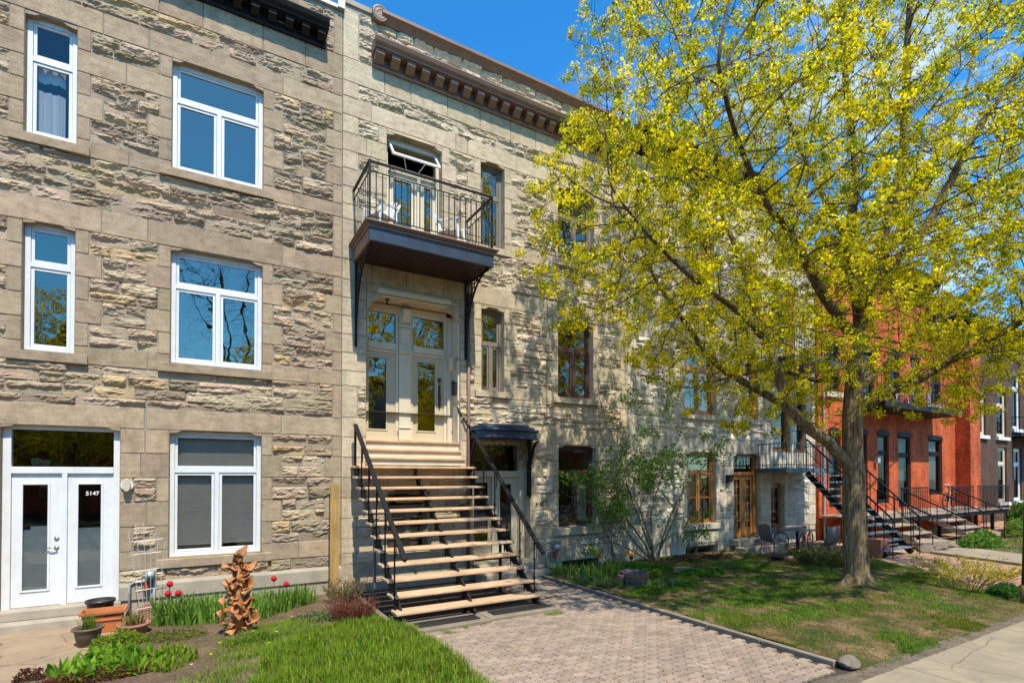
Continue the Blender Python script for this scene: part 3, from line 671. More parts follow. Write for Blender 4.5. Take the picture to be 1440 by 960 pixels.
b=MB(); b.box(4.68,4.765,.06,.22,3.98,4.24); b.prism([(.04,4.24),(.24,4.24),(.22,4.29),(.06,4.29)],'x',4.675,4.768); b.build('mailbox',M['black'],hB,recalc=True)
# shadowed downpipe right of the portal
b=MB(); b.tube([(4.965,-.05,6.2),(4.965,-.05,2.5),(4.97,-.055,.2)],.038,10); b.build('downpipe',M['copper'],hB,smooth=True)
# ---- balcony
bal=MB(); bal.box(2.44,5.04,-1.22,-.0,6.66,6.69); bal.box(2.47,5.01,-1.19,-.0,6.61,6.66); bal.box(2.41,5.07,-1.25,-.0,6.69,6.72)
B=bal.build('balcony',M['cornice_brown'],hB,bevel=.01)
b=MB(); b.box(2.50,4.98,-1.17,-1.11,6.38,6.61); b.build('front_beam',M['navy_sheet'],B,bevel=.006)
for xb in (2.50,4.92): b=MB(); b.box(xb,xb+.06,-1.11,-.0,6.38,6.61); b.build('side_beam',M['cornice_brown'],B,bevel=.006)
b=MB(); n=22
for i in range(n): b.box(2.56+i*(2.36/n),2.56+(i+1)*(2.36/n)-.007,-1.11,-.0,6.40,6.425)
b.build('soffit',M['soffit'],B)
rl=MB(); yf=-1.17; zt=7.77; zb=6.80
for P,Q in (((2.5,yf),(4.94,yf)),((2.5,yf),(2.5,-.01)),((4.94,yf),(4.94,-.01))):
    rl.bar((*P,zt),(*Q,zt),.045,.03); rl.bar((*P,zt-.17),(*Q,zt-.17),.016,.016); rl.bar((*P,zb),(*Q,zb),.016,.016)
for x in (2.5,4.94): rl.box(x-.017,x+.017,yf-.017,yf+.017,6.72,zt+.03)
n=21
for i in range(1,n): x=2.5+2.44*i/n; rl.box(x-.008,x+.008,yf-.008,yf+.008,zb,zt-.17)
for i in range(1,8):
    yy=yf+1.17*i/8
    for x in (2.5,4.94): rl.box(x-.006,x+.006,yy-.006,yy+.006,zb,zt-.17)
for i in (3,10,17):
    x=2.5+2.44*(i+.5)/n; rl.tube([(x+.06*math.cos(a),yf,zt-.09+.055*math.sin(a)) for a in [k*math.pi/8 for k in range(17)]],.006,5)
rl.build('railing',M['iron'],B)
def bracket(x):
    k=MB(); k.box(x-.02,x+.02,-.05,-.012,4.75,6.40)
    arc=[]; 
    for i in range(17):
        t=i/16; arc.append((x,-.06-1.02*(1-math.cos(t*math.pi/2))**.92, 4.95+1.42*math.sin(t*math.pi/2)**.86))
    for i in range(16): k.bar(arc[i],arc[i+1],.035,.03,(0,1,0))
    k.box(x-.015,x+.015,-1.08,-.04,6.33,6.36)
    # lattice between the arc and the wall
    for i in (4,7,9,11,13,15):
        p=arc[i]; k.bar(p,(x,p[1],6.34),.014,.014,(0,1,0))
    for i in (3,5,7,9,12): p=arc[i]; k.bar(p,(x,-.04,p[2]),.014,.014,(0,0,1))
    for i in range(3,14): a_,b_=arc[i],arc[i+1]; k.bar((x,min(-.05,a_[1]+.13),a_[2]+.04),(x,min(-.05,b_[1]+.13),b_[2]+.04),.02,.014,(0,1,0))
    for r in (.11,.07):
        k.tube([(x,-.20+r*math.cos(a),5.95+r*math.sin(a)) for a in [j*math.pi/8 for j in range(17)]],.008,5)
    k.tube([(x,-.05+.06*math.sin(a),4.80-.06*math.cos(a)) for a in [j*math.pi/6 for j in range(10)]],.012,6)
    k.build('bracket',M['iron'],B)
bracket(2.55); bracket(4.90)
# ---- ground-floor entrance 5139 with its own little canopy
e=MB(); Y2=.34; zt2=2.98
e.box(5.12,5.20,.25,Y2+.1,.30,3.02); e.box(6.44,6.56,.25,Y2+.1,.30,3.02); e.box(5.20,6.44,Y2-.03,Y2+.1,2.94,3.02); e.box(5.20,6.44,Y2-.05,Y2+.1,2.20,2.34); e.box(5.74,5.82,Y2-.03,Y2+.1,.34,2.20)
ef=e.build('entrance_frame',M['cream'],hB,bevel=.005)
q=MB(); q.quad((5.2,Y2+.04,2.34),(6.44,Y2+.04,2.34),(6.44,Y2+.04,2.94),(5.2,Y2+.04,2.94)); q.build('pane',M['glass_dark'],ef)
glazed_door(hB,5.203,5.737,.34,2.197,Y2+.03,M['taupe'],M['glass_dark'],(.06,.06,.10,.25)); d3=glazed_door(hB,5.823,6.437,.34,2.197,Y2+.03,M['cream'],M['glass_dark'],(.12,.14,.14,.30)); lever(d3,5.87,1.2,Y2+.03,1)
b=MB(); b.box(5.08,6.6,-.30,.34,.14,.30); b.box(5.0,6.7,-.62,-.302,-.05,.15); b.build('entrance_step',M['concrete'],hB,bevel=.012)
cn=MB(); prof=[]
for i in range(9):
    a=i/8; prof.append((-.02-.44*math.sin(a*math.pi/2), 3.32-.10*(1-math.cos(a*math.pi/2))))
xs_=[4.98,6.62]
bow=lambda d,s:[(5.8-s,0.0)]+[(5.8-s*math.cos(a),-.22-d*math.sin(a)) for a in [i*math.pi/14 for i in range(15)]]+[(5.8+s,0.0)]
for d,s,za,zb_ in ((.36,.82,3.04,3.09),(.33,.79,3.09,3.20),(.38,.84,3.20,3.25),(.28,.74,3.25,3.31),(.16,.60,3.31,3.36)): cn.prism(bow(d,s),'z',za,zb_-.001)
cnp=cn.build('door_canopy',M['navy_sheet'],hB,recalc=True,bevel=.01)
for x in (5.0,6.52):
    k=MB()
    k.box(x-.05,x+.05,-.06,-.012,1.75,3.03); 
    arc=[(x,-.05-.38*(1-math.cos(t/10*math.pi/2)),1.95+1.05*math.sin(t/10*math.pi/2)) for t in range(11)]
    for i in range(10): k.bar(arc[i],arc[i+1],.05,.03,(0,1,0))
    for i in range(3,10): k.bar(arc[i],(x,arc[i][1],2.98),.01,.01,(0,1,0))
    for cz,r in ((2.72,.10),(2.45,.07)): k.tube([(x,-.16+r*math.cos(a),cz+r*math.sin(a)) for a in [j*math.pi/8 for j in range(15)]],.009,5)
    k.tube([(x,-.05-.07*math.sin(a),1.78-.07*math.cos(a)) for a in [j*math.pi/7 for j in range(12)]],.014,6); k.build('bracket',M['iron'],cnp)
for cx in (5.25,5.55):
    k=MB(); k.tube([(cx+(.02+.011*j)*math.cos(j*.5),-.44,2.86+(.02+.008*j)*math.sin(j*.5)) for j in range(16)],.009,5); k.build('scroll',M['iron'],cnp)
b=MB(); b.box(6.2,6.42,.05,.07,2.62,2.86);
for x in (6.2,6.42):
    for y_ in (-.1,.1): b.box(x-.008,x+.008,y_-.008,y_+.008,2.60,2.86)
b=MB()
for z in (2.58,2.86): b.box(6.18,6.42,-.14,.10,z,z+.02)
for x in (6.18,6.40):
    for y_ in (-.14,.08): b.box(x,x+.02,y_,y_+.02,2.60,2.86)
b.tube([(6.3,-.02,2.88),(6.3,-.02,3.0)],.008,6); b.lathe([(.03,2.60),(.03,2.68),(.0,2.7)],6.3,-.02,8); b.build('hanging_lantern',M['copper'],cnp)
text('5139',6.82,-.022,1.53,.11,M['dark_num'],hB,ext=.008)
b=MB(); b.box(4.78,4.90,-.12,-.012,1.35,1.62); b.build('mailbox',M['black'],hB,bevel=.01)
for (xm,zm) in ((-.74,.62),(7.22,.52)):
    par=hA if xm<0 else hB
    b=MB(); b.tube([(xm+.02,-.20,zm+.02),(xm+.02,-.06,zm+.02)],.075,16); b.tube([(xm+.02,-.22,zm+.02),(xm+.02,-.20,zm+.02)],.065,16); b.tube([(xm-.25,-.09,-.05),(xm-.25,-.09,zm-.12),(xm-.2,-.09,zm-.08),(xm+.02,-.09,zm-.08)],.022,8); b.tube([(xm+.07,-.09,-.05),(xm+.07,-.09,zm-.05)],.022,8)
    g=b.build('gas_meter',M['meter'],par,smooth=True); b=MB(); b.tube([(xm-.02,-.12,zm-.22),(xm-.02,-.12,zm-.08)],.045,12); b.build('red_regulator',M['meter_red'],g)
b=MB(); b.box(-1.10,-.98,-.05,-.012,.42,.49); b.build('outlet_cover',M['white_frame'],hA)
# ================================================================ HOUSE C: orange timber windows and french door
hC=thing('stone_house','whitish limestone row house with varnished orange timber windows and french door behind the maple','house',(12.6,0,0))
opC=[(11.74,13.0,7.56,9.22),(11.74,13.05,4.0,5.9),(11.82,13.04,.84,2.9),(13.83,15.12,.32,2.88),(14.42,15.04,3.98,6.0),(14.42,15.04,7.5,9.2),(11.75,13.1,-.12,.22)]
bC=[(-.3,.28,'S'),(.28,.62,'S'),(.62,.95,'S'),(.95,2.9,'Q'),(2.9,3.3,'S'),(3.3,3.85,'R'),(3.85,4.15,'S'),(4.15,5.95,'Q'),(5.95,6.35,'S'),(6.35,7.4,'R'),(7.4,7.65,'S'),(7.65,9.2,'Q'),(9.2,9.6,'S'),(9.6,10.3,'R'),(10.3,10.8,'S')]
facade(hC,9.6,15.66,-.3,11.4,opC,bC,PAL_T,cornerL=(.3,.45),cornerR=(.3,.5),amp=.05)
cornice(hC,9.65,15.7,10.8,.5,.55,'cornice_dark',18,br=(.16,.3))
for i in (0,1,2): window(hC,*opC[i],M['orange_wood'],M['glass'],[8.7,5.3,2.3][i],([12.37,12.4,12.43][i],),y=.12,fw=.09,pal=PAL_T,lowbar=.5 if i==2 else None,curtain=[(11.95,12.2,.95,2.2)] if i==2 else None)
for i in (4,5): window(hC,*opC[i],M['orange_wood'],M['glass'],[0,0,0,0,5.4,8.7][i],(),y=.12,fw=.08,pal=PAL_T)
window(hC,*opC[6],M['brown_frame'],M['glass_dark'],None,(12.4,),y=.16,fw=.04,name='basement_window')
e=MB(); e.box(13.83,13.92,.12,.26,.32,2.88); e.box(14.94,15.12,.12,.26,.32,2.88); e.box(13.92,14.94,.12,.26,2.8,2.88); e.box(13.92,14.94,.10,.26,2.24,2.34)
ef=e.build('door_frame',M['orange_wood'],hC,bevel=.004); q=MB(); q.quad((13.92,.18,2.34),(14.94,.18,2.34),(14.94,.18,2.8),(13.92,.18,2.8)); q.build('pane',M['glass_dark'],ef)
for p,q_ in ((13.923,14.43),(14.434,14.937)): 
    d=glazed_door(hC,p,q_,.34,2.237,.15,M['orange_wood'],M['glass'],(.09,.09,.10,.24),muntin=(2,6)); b=MB(); n=30; X=np.linspace(p+.1,q_-.1,n)[:,None]*np.ones((1,2)); b.grid(X,.24+.012*np.sin(X*70),np.array([[.6,2.12]])*np.ones((n,1))); b.build('curtain',M['curtain'],d,smooth=True)
b=MB(); b.box(13.6,15.3,-.35,.12,.14,.32); b.box(13.4,15.45,-.75,-.352,-.05,.14); b.build('door_step',M['concrete'],hC,bevel=.015)
b=MB(); b.box(13.45,13.62,-.16,-.02,2.18,2.25); b.prism([(-.02,2.25),(-.2,2.25),(-.14,2.05),(-.02,2.0)],'x',13.46,13.61); b.build('wall_lamp',M['black'],hC,recalc=True)
# ================================================================ HOUSE D: recessed bay with slate-blue porch
hD=thing('stone_house','narrow white stone house with slate blue porch, left of the red brick house','house',(17.,.0,0))
opD=[(15.78,16.56,.3,1.98),(15.95,16.9,3.0,5.2),(17.1,17.8,3.0,5.2),(15.95,17.2,6.5,8.6)]
bD=[(-.3,.3,'S'),(.3,.9,'S'),(.9,2.6,'Q'),(2.6,3.0,'S'),(3.0,5.3,'Q'),(5.3,5.7,'S'),(5.7,6.5,'R'),(6.5,8.7,'Q'),(8.7,9.1,'S'),(9.1,10.2,'R')]
facade(hD,15.67,18.36,-.3,10.2,opD,bD,PAL_T,cornerL=(.05,.08),cornerR=(.4,.42),y0=.12,quoin=(.2,.3))
for i in (1,2,3): window(hD,*opD[i],M['orange_wood'] if i!=2 else M['oxblood'],M['glass_dark'],opD[i][3]-.5,(),y0=.12,y=.12)
glazed_door(hD,15.79,16.55,.31,1.97,.26,M['orange_wood'],M['glass_dark'],(.1,.1,.12,.3),muntin=(2,3))
def porch(parent,x0,x1,y0_,y1_,z,mat,rail,h=.95,thick=.14,name='porch',n=14,posts=True):
    b=MB(); b.box(x0,x1,y0_,y1_,z-thick,z); P=b.build(name,M[mat],parent,bevel=.006)
    r=MB(); 
    for A_,B_ in (((x0,y0_),(x1,y0_)),((x0,y0_),(x0,y1_)),((x1,y0_),(x1,y1_))):
        r.bar((*A_,z+h),(*B_,z+h),.045,.035); r.bar((*A_,z+.1),(*B_,z+.1),.02,.02)
        l=math.dist(A_,B_); m=max(2,int(l/.12))
        for i in range(m+1): t=i/m; r.box(A_[0]+(B_[0]-A_[0])*t-.007,A_[0]+(B_[0]-A_[0])*t+.007,A_[1]+(B_[1]-A_[1])*t-.007,A_[1]+(B_[1]-A_[1])*t+.007,z,z+h)
    r.build('railing',M[rail],P); return P
porch(hD,15.0,17.6,-.95,.1,2.45,'blueporch','iron_grey',h=.75)
b=MB(); b.box(15.72,17.2,-.6,.1,2.47,2.5); b.box(15.75,15.8,.02,.08,2.5,3.3)
porch(hD,15.2,18.1,-1.1,.1,5.85,'navy_sheet','iron',h=.85,name='balcony')
# ================================================================ HOUSE E: red brick
hE=thing('brick_house','orange red brick row house with black trimmed windows and a black iron balcony','house',(24,0,0))
opE=[(18.9,19.7,5.2,6.9),(19.0,19.75,1.1,3.8),(21.2,22.1,5.2,6.95),(20.95,21.6,1.1,3.85),(22.33,23.2,1.15,3.85),(23.93,24.98,.95,3.85),(26.54,27.8,1.4,3.82),(23.2,24.1,5.0,7.1),(25.0,25.8,5.0,7.1),(26.8,27.7,5.3,7.1),(21.3,22.0,7.9,9.1)]
w=MB(); xs=sorted({18.37,29.1,*[o[0] for o in opE],*[o[1] for o in opE]}); zs=sorted({-.5,9.9,*[o[2] for o in opE],*[o[3] for o in opE]})
for i in range(len(xs)-1):
    for j in range(len(zs)-1):
        cx=(xs[i]+xs[i+1])/2;cz=(zs[j]+zs[j+1])/2
        if not any(o[0]<cx<o[1] and o[2]<cz<o[3] for o in opE): w.quad((xs[i],0,zs[j]),(xs[i+1],0,zs[j]),(xs[i+1],0,zs[j+1]),(xs[i],0,zs[j+1]))
for a,b_,c,d in opE:
    r=.22
    for q in (((a,0,c),(a,0,d),(a,r,d),(a,r,c)),((b_,r,c),(b_,r,d),(b_,0,d),(b_,0,c)),((a,0,d),(b_,0,d),(b_,r,d),(a,r,d)),((a,r,c),(b_,r,c),(b_,0,c),(a,0,c))): w.quad(*q)
w.quad((18.37,0,-.5),(18.37,8,-.5),(18.37,8,9.9),(18.37,0,9.9)); w.quad((18.37,8,-.5),(30.1,8,-.5),(30.1,8,9.9),(18.37,8,9.9)); w.quad((18.37,0,9.9),(30.1,0,9.9),(30.1,8,9.9),(18.37,8,9.9))
w.box(29.1,30.15,-.55,.5,-.5,8.9)       # projecting pier that shows its side
w.box(18.37,29.1,-.05,-.002,7.55,7.68); w.box(18.37,29.1,-.06,-.002,9.3,9.42)
w.build('wall',M['brick'],hE,recalc=False)
for i,o in enumerate(opE):
    f=window(hE,*o,M['cornice_dark'],M['glass_far'],o[2]+(o[3]-o[2])*.72,(),y=.06,fw=.10,curtain=[(o[0]+.15,o[1]-.15,o[2]+.2,o[3]-.3)] if i in (2,5,6) else None)
    b=MB(); n=8; xm=(o[0]+o[1])/2; hw=(o[1]-o[0])/2
    b.prism([(o[0]-.04,o[3]-.08),(o[0]-.04,o[3]+.02)]+[(xm-hw*math.cos(k*math.pi/n),o[3]+.03+.09*math.sin(k*math.pi/n)) for k in range(n+1)]+[(o[1]+.04,o[3]+.02),(o[1]+.04,o[3]-.08)],'y',-.03,.02); b.build('window_head',M['cornice_dark'],f,recalc=True)
    if i in(2,0,9): sill(f,o[0]-.12,o[1]+.12,o[2],PAL_T,.2,.08)
cornice(hE,18.2,26.5,9.75,.6,.6,'cornice_dark',14,br=(.2,.35)); cornice(hE,26.5,30.4,8.75,.8,.5,'cornice_dark',7,br=(.2,.3),y0=-.05)
porch(hE,20.5,26.85,-1.12,0,4.85,'cornice_dark','iron',h=.9,thick=.22,name='balcony')
b=MB(); b.tube([(18.6,-.05,9.7),(18.6,-.05,0)],.04,8); b.box(22.0,22.2,-.16,-.01,2.7,2.9); b.build('downpipe',M['meter'],hE)
# ================================================================ HOUSES F, G: brown stone
def brown_house(x0,x1,y0,zt,label,ops,white,nm='stone_house'):
    h=thing(nm,label,'house',((x0+x1)/2,y0,0)); w=MB()
    xs=sorted({x0,x1,*[o[0] for o in ops],*[o[1] for o in ops]}); zs=sorted({-.5,zt,*[o[2] for o in ops],*[o[3] for o in ops]})
    for i in range(len(xs)-1):
        for j in range(len(zs)-1):
            cx=(xs[i]+xs[i+1])/2;cz=(zs[j]+zs[j+1])/2
            if not any(o[0]<cx<o[1] and o[2]<cz<o[3] for o in ops): w.quad((xs[i],y0,zs[j]),(xs[i+1],y0,zs[j]),(xs[i+1],y0,zs[j+1]),(xs[i],y0,zs[j+1]))
    for a,b_,c,d in ops:
        for q in (((a,y0,c),(a,y0,d),(a,y0+.25,d),(a,y0+.25,c)),((b_,y0+.25,c),(b_,y0+.25,d),(b_,y0,d),(b_,y0,c)),((a,y0,d),(b_,y0,d),(b_,y0+.25,d),(a,y0+.25,d)),((a,y0+.25,c),(b_,y0+.25,c),(b_,y0,c),(a,y0,c))): w.quad(*q)
    w.quad((x0,y0,-.5),(x0,8,-.5),(x0,8,zt),(x0,y0,zt)); w.quad((x0,8,-.5),(x1,8,-.5),(x1,8,zt),(x0,8,zt)); w.quad((x0,y0,zt),(x1,y0,zt),(x1,8,zt),(x0,8,zt)); w.quad((x1,y0,-.5),(x1,8,-.5),(x1,8,zt),(x1,y0,zt))
    w.build('wall',M['brownwall'],h)
    for o in ops:
        f=window(h,*o,M['cream'] if white else M['white_paint'],M['glass_far'],o[2]+(o[3]-o[2])*.7,(),y0=y0,y=.08,fw=.12)
        b=MB(); b.box(o[0]-.15,o[1]+.15,y0-.12,y0-.003,o[2]-.16,o[2]-.002); b.build('sill',M['white_paint'],f)
    cornice(h,x0,x1,zt-.9,.4,.7,'brownwall',9,y0=y0,br=(.18,.3))
    b=MB(); xm=x0+ (x1-x0)*.4
    return h
hF=brown_house(30.15,35.2,-.15,9.4,'dark brown painted stone house with pale framed windows just past the red brick house',[(33.3,34.5,4.1,6.3),(33.4,34.5,.9,3.6),(31.0,32.0,4.1,6.3)],True)
hG=brown_house(35.2,42.5,.0,9.8,'farthest brown stone house with white framed tall windows at the right edge',[(35.8,36.9,4.6,7.6),(35.9,37.0,.9,3.6),(39,40.2,4.6,7.6),(39,40.2,.9,3.6)],False)
porch(hG,35.4,39.5,-1.3,0,4.2,'cornice_dark','iron',name='balcony')
# ================================================================ GROUND
def sheet(name,poly,z,mat,res=None,kind='structure',thick=None):
    b=MB(); b.add([(p[0],p[1],z) for p in poly],[tuple(range(len(poly)))]); o=b.build(name,mat); o['kind']=kind; return o
sheet('ground',[(-300,-300),(300,-300),(300,300),(-300,300)],-.20,M['turf'])
sheet('road',[(-200,-22),(200,-22),(200,-9.75),(-200,-9.75)],-.16,M['asphalt'])
def relief(name,poly,mat,step,zf,skirt=.2,kind='structure'):
    """bumpy earth sheet over a polygon (grid cells whose centre is inside)"""
    xs=[p[0] for p in poly];ys=[p[1] for p in poly]
    gx=np.arange(min(xs),max(xs)+step,step);gy=np.arange(min(ys),max(ys)+step,step)
    X,Y=np.meshgrid(gx,gy,indexing='ij'); Z=zf(X,Y)
    ins=inpoly(X[:-1,:-1]+step/2,Y[:-1,:-1]+step/2,poly)
    idx=np.arange(X.size).reshape(X.shape); a=idx[:-1,:-1][ins];b=idx[1:,:-1][ins];c=idx[1:,1:][ins];d=idx[:-1,1:][ins]
    F=np.stack([a,b,c,d],1); used=np.unique(F); mp=np.zeros(X.size,int)-1; mp[used]=np.arange(len(used)); F=mp[F]
    V=np.stack([X.ravel(),Y.ravel(),Z.ravel()],1)[used]
    o=finish_mesh(name,bpy.data.meshes.new(name),V,F,None,None,mat,None,True); o['kind']=kind; return o
def inpoly(X,Y,poly):
    ins=np.zeros(X.shape,bool);n=len(poly)
    for i in range(n):
        x1,y1=poly[i];x2,y2=poly[(i+1)%n]
        c=((y1>Y)!=(y2>Y))&(X<(x2-x1)*(Y-y1)/((y2-y1) if y2!=y1 else 1e-9)+x1); ins^=c
    return ins
def zbed(X,Y): return .015+.05*(fbm(X*1.3+5,Y*1.3+5,4)-.5)*2*.7+.02*(fbm(X*9,Y*9,3)-.5)
def zlawn(X,Y):
    r=np.hypot(X-10.85,Y+4.95)
    e=np.clip((Y+7.18)/.3,0,1)
    return (.03+.07*(fbm(X*.8+3,Y*.8+1,4)-.5)+.18*np.exp(-(r/.75)**2)+.02*(fbm(X*8,Y*8,3)-.5))*e-.012*(1-e)
BED=[(-1.25,-.05),(2.42,-.05),(2.42,-7.3),(-6,-7.3),(-6,-4.2),(-2.1,-3.2),(-1.55,-2.5),(-1.1,-1.75),(-1.0,-1.0)]
LAWN=[(6.6,-.02),(13.35,-.02),(13.5,-1.3),(13.3,-2.3),(15.3,-2.95),(14.2,-5.1),(12.2,-7.2),(6.6,-7.22)]
relief('garden_bed_soil',BED,M['soil'],.06,zbed)
relief('lawn_soil',LAWN,M['turf'],.06,zlawn)
b=MB(); b.box(-6,-.95,-4.6,-.32,-.15,-.003); o=b.build('path',M['pathconc']); o['kind']='structure'
b=MB()
for x in np.arange(-40,90,1.52): b.box(x,x+1.508,-9.35,-7.32,-.16,.0)
o=b.build('sidewalk',M['sidewalk'],bevel=.008); o['kind']='structure'
b=MB(); b.box(-60,120,-9.58,-9.36,-.2,.01); o=b.build('street_kerb',M['kerb'],bevel=.01); o['kind']='structure'
relief('gravel_strip',[(2.3,-7.0),(6.6,-6.98),(6.62,-6.6),(12.2,-6.6),(16,-6.6),(16,-7.34),(2.3,-7.34)],M['gravel'],.035,lambda X,Y:-.002+.016*(fbm(X*25,Y*25,3)-.5)+.05*(fbm(X*1.7,Y*1.7,4)-.5)*np.clip((Y+7.3)*4,0,1)-.08*np.clip((Y+7.12)*4,0,1))
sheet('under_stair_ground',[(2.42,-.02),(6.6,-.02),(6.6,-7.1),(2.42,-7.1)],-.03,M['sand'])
sheet('brick_driveway',[(13.0,.02),(60,.02),(60,-7.32),(11.7,-7.32),(14.1,-5.0),(15.2,-2.9),(13.0,-2.2)],-.012,M['brick_pave'])
sheet('rear_garden_ground',[(-40,.5),(90,.5),(90,20),(-40,20)],-.03,M['soil'])
b=MB(); b.box(2.38,2.47,-2.95,-.1,-.1,.07); o=b.build('stone_edging',M['kerb'],bevel=.01); tag(o,'low stone edging along the left foot of the outdoor staircase','edging')
b=MB(); b.box(6.46,6.54,-.62,-.35,-.1,.035)
y=-.4
while y>-6.85:
    l=rnd.uniform(.8,1.05); j=rnd.uniform(-.012,.012); b.bar((6.50+j,y,.0),(6.50-j,max(-6.9,y-l+.012),.0),.09,.09); y-=l
o=b.build('garden_edging',M['kerb'],bevel=.012); tag(o,'low concrete edging between paver driveway and the lawn under the maple','edging')
# uni-shaped interlocking pavers
def pavers():
    b=MB(); L_=.225;W_=.1125; a=.011
    def wx(t): # zigzag along x, period L_/1
        t=(t/(L_/2))%1; return a*(1-4*abs(t-.5))
    y=-7.0;row=0
    while y<-.55:
        off=(row%2)*L_/2
        x=2.5-off if y<-2.62 else 5.05
        x0lim=2.46 if y<-3.22 else (2.5 if y<-9 else 5.2)
        k0=int(math.floor((x0lim-off)/L_))
        for k in range(k0,int(6.46/L_)+1):
            xa=k*L_+off; xb=xa+L_
            if xa<x0lim-.1 or xb>6.45: continue
            g=.0045; n=4
            lo=[(xa+(xb-xa)*i/n, y+wx(xa+(xb-xa)*i/n)) for i in range(n+1)]
            up=[(xx,yy+W_) for xx,yy in lo]
            sd=lambda t: a*.8*math.sin(2*math.pi*t)
            pts=[]
            for i,(xx,yy) in enumerate(lo): pts.append((xx,yy+g))
            for t in (.33,.66): pts.append((xb+sd(t),lo[-1][1]+W_*t))
            for xx,yy in reversed(up): pts.append((xx,yy-g))
            for t in (.66,.33): pts.append((xa+sd(t),lo[0][1]+W_*t))
            cx=sum(p[0] for p in pts)/len(pts);cy=sum(p[1] for p in pts)/len(pts)
            pts=[(cx+(p[0]-cx)*.962,cy+(p[1]-cy)*.968) for p in pts]
            kx=rnd.uniform(.80,1.10)*(.86+.28*float(fbm(np.array(xa*1.1+7),np.array(y*1.1+3),3))); b.col=(kx*rnd.uniform(.98,1.03),kx,kx*rnd.uniform(.95,1.02))
            tx,ty=rnd.uniform(-.012,.012),rnd.uniform(-.02,.02); z0=rnd.uniform(-.002,.002)+.006*(float(fbm(np.array(xa*.8),np.array(y*.8)))-.5)*2
            top=[(p[0],p[1],z0+tx*(p[0]-cx)+ty*(p[1]-cy)) for p in pts]
            inn=[(cx+(p[0]-cx)*.93,cy+(p[1]-cy)*.9,p[2]) for p in top]; outr=[(p[0],p[1],p[2]-.006) for p in top]; bot=[(p[0],p[1],-.028) for p in top]
            m=len(pts); b.add(inn+outr+bot,[tuple(range(m))]+[(m+i,m+(i+1)%m,(i+1)%m,i) for i in range(m)]+[(2*m+i,2*m+(i+1)%m,m+(i+1)%m,m+i) for i in range(m)])
        y+=W_; row+=1
    o=b.build('paver_driveway',M['paver']); o['kind']='structure'
pavers()
b=MB(); b.prism([(17.9,-3.3),(20.3,-3.25),(60,-3.0),(60,-4.7),(19.5,-5.0),(17.6,-5.5)][:6],'z',-.1,.0)
b.v=[]; b.f=[]; b.c=[]; b.m=[]
b.prism([(18.0,-3.35),(20.1,-3.35),(19.4,-5.6),(18.4,-7.2),(17.0,-7.2),(17.5,-5.5)],'z',-.08,.06); o=b.build('side_path',M['sidewalk'],recalc=True,bevel=.01); o['kind']='structure'
relief('far_bed_soil',[(20.1,-3.4),(45,-3.0),(45,-7.0),(18.5,-7.1),(19.5,-5.6)],M['turf'],.25,lambda X,Y:.03+.05*fbm(X,Y,3))

# ================================================================ IRON STAIRCASE
st=thing('outdoor_staircase','black iron outdoor staircase with new pale pine treads climbing to the cream twin doors','staircase',(3.75,-2.9,0))
b=MB()
def tz(i): return .22+.2*i
def ty_(i): return -2.87+.242*i
for i in range(11):
    b=MB(); j=rnd.uniform(-.008,.008); b.box(2.46+j,5.03+j,ty_(i),ty_(i)+.285,tz(i)-.045,tz(i)); b.build('tread',M['tread'],st,bevel=.010)
b=MB(); b.box(2.46,5.04,-.29,-.012,2.375,2.42); b.build('landing_board',M['tread'],st,bevel=.010)
for x in (2.57,3.73,4.93):
    b=MB(); b.bar((x,-2.82,.02),(x,-.12,2.26),.03,.13,(0,1,0)) if False else None
    p0=Vector((x,-2.86,.03));p1=Vector((x,-.10,2.30)); b.bar(p0,p1,.035,.14)
    for i in range(12):
        yy=ty_(i); b.box(x-.03,x+.03,yy+.02,yy+.26,tz(i)-.075,tz(i)-.047); b.bar((x,yy+.22,tz(i)-.07),(x,yy+.22,tz(i)-.22),.02,.02) if i else None
    b.build('stringer',M['iron'],st)
for x,ys in ((2.50,(-1.55,)),(4.99,(-1.42,)),(3.73,(-2.5,))):
    for yy in ys:
        b=MB(); zt_=.1+ (yy+2.86)*.82; b.box(x-.022,x+.022,yy-.022,yy+.022,-.05,zt_); b.build('support_leg',M['iron_grey'] if x<2.6 else M['iron'],st)
for s,x,(ya,za),(yb,zb_) in ((0,2.50,(-.22,3.20),(-3.10,1.03)),(1,5.0,(-.05,3.28),(-2.90,.92))):
    b=MB(); b.bar((x,ya,za),(x,yb,zb_),.075,.045); b.bar((x,ya,za-.03),(x,yb,zb_-.03),.03,.02)
    if s==0: b.box(x-.02,x+.02,ya-.02,ya+.02,2.4,za)
    H=b.build('handrail',M['iron'],st,bevel=.006)
    slope=(za-zb_)/(ya-yb)
    for k in range(6):
        i=k*2+.6; yy=ty_(0)+.242*i+.1; zt_=za+(yy-ya)*slope-.04; z0=.22+.2*i-.12
        p=MB(); p.tube([(x,yy,z0),(x,yy,zt_)],.013,7)
        # elongated loop below the rail and a scroll at the foot
        h=.30; p.tube([(x,yy-.035-.045*math.sin(a),zt_-.04-h/2-h/2*math.cos(a)) for a in [j*math.pi/8 for j in range(17)]],.008,5)
        for r0,cz,sg in ((.055,z0+.16,1),(.045,z0+.02,-1)): p.tube([(x+0,yy+sg*(.03+r0*(1-j/22)*math.cos(j*.55)),cz+r0*(1-j/22)*math.sin(j*.55)) for j in range(15)],.008,5)
        p.box(x-.016,x+.016,yy-.016,yy+.016,z0+.22,z0+.26)
        p.build('baluster',M['iron'],H)
b=MB(); b.bar((4.72,.02,3.72),(4.90,-.08,3.33),.03,.03); b.bar((4.90,-.08,3.33),(5.0,-.1,3.28),.03,.03); b.build('short_grab_rail',M['iron'],st)
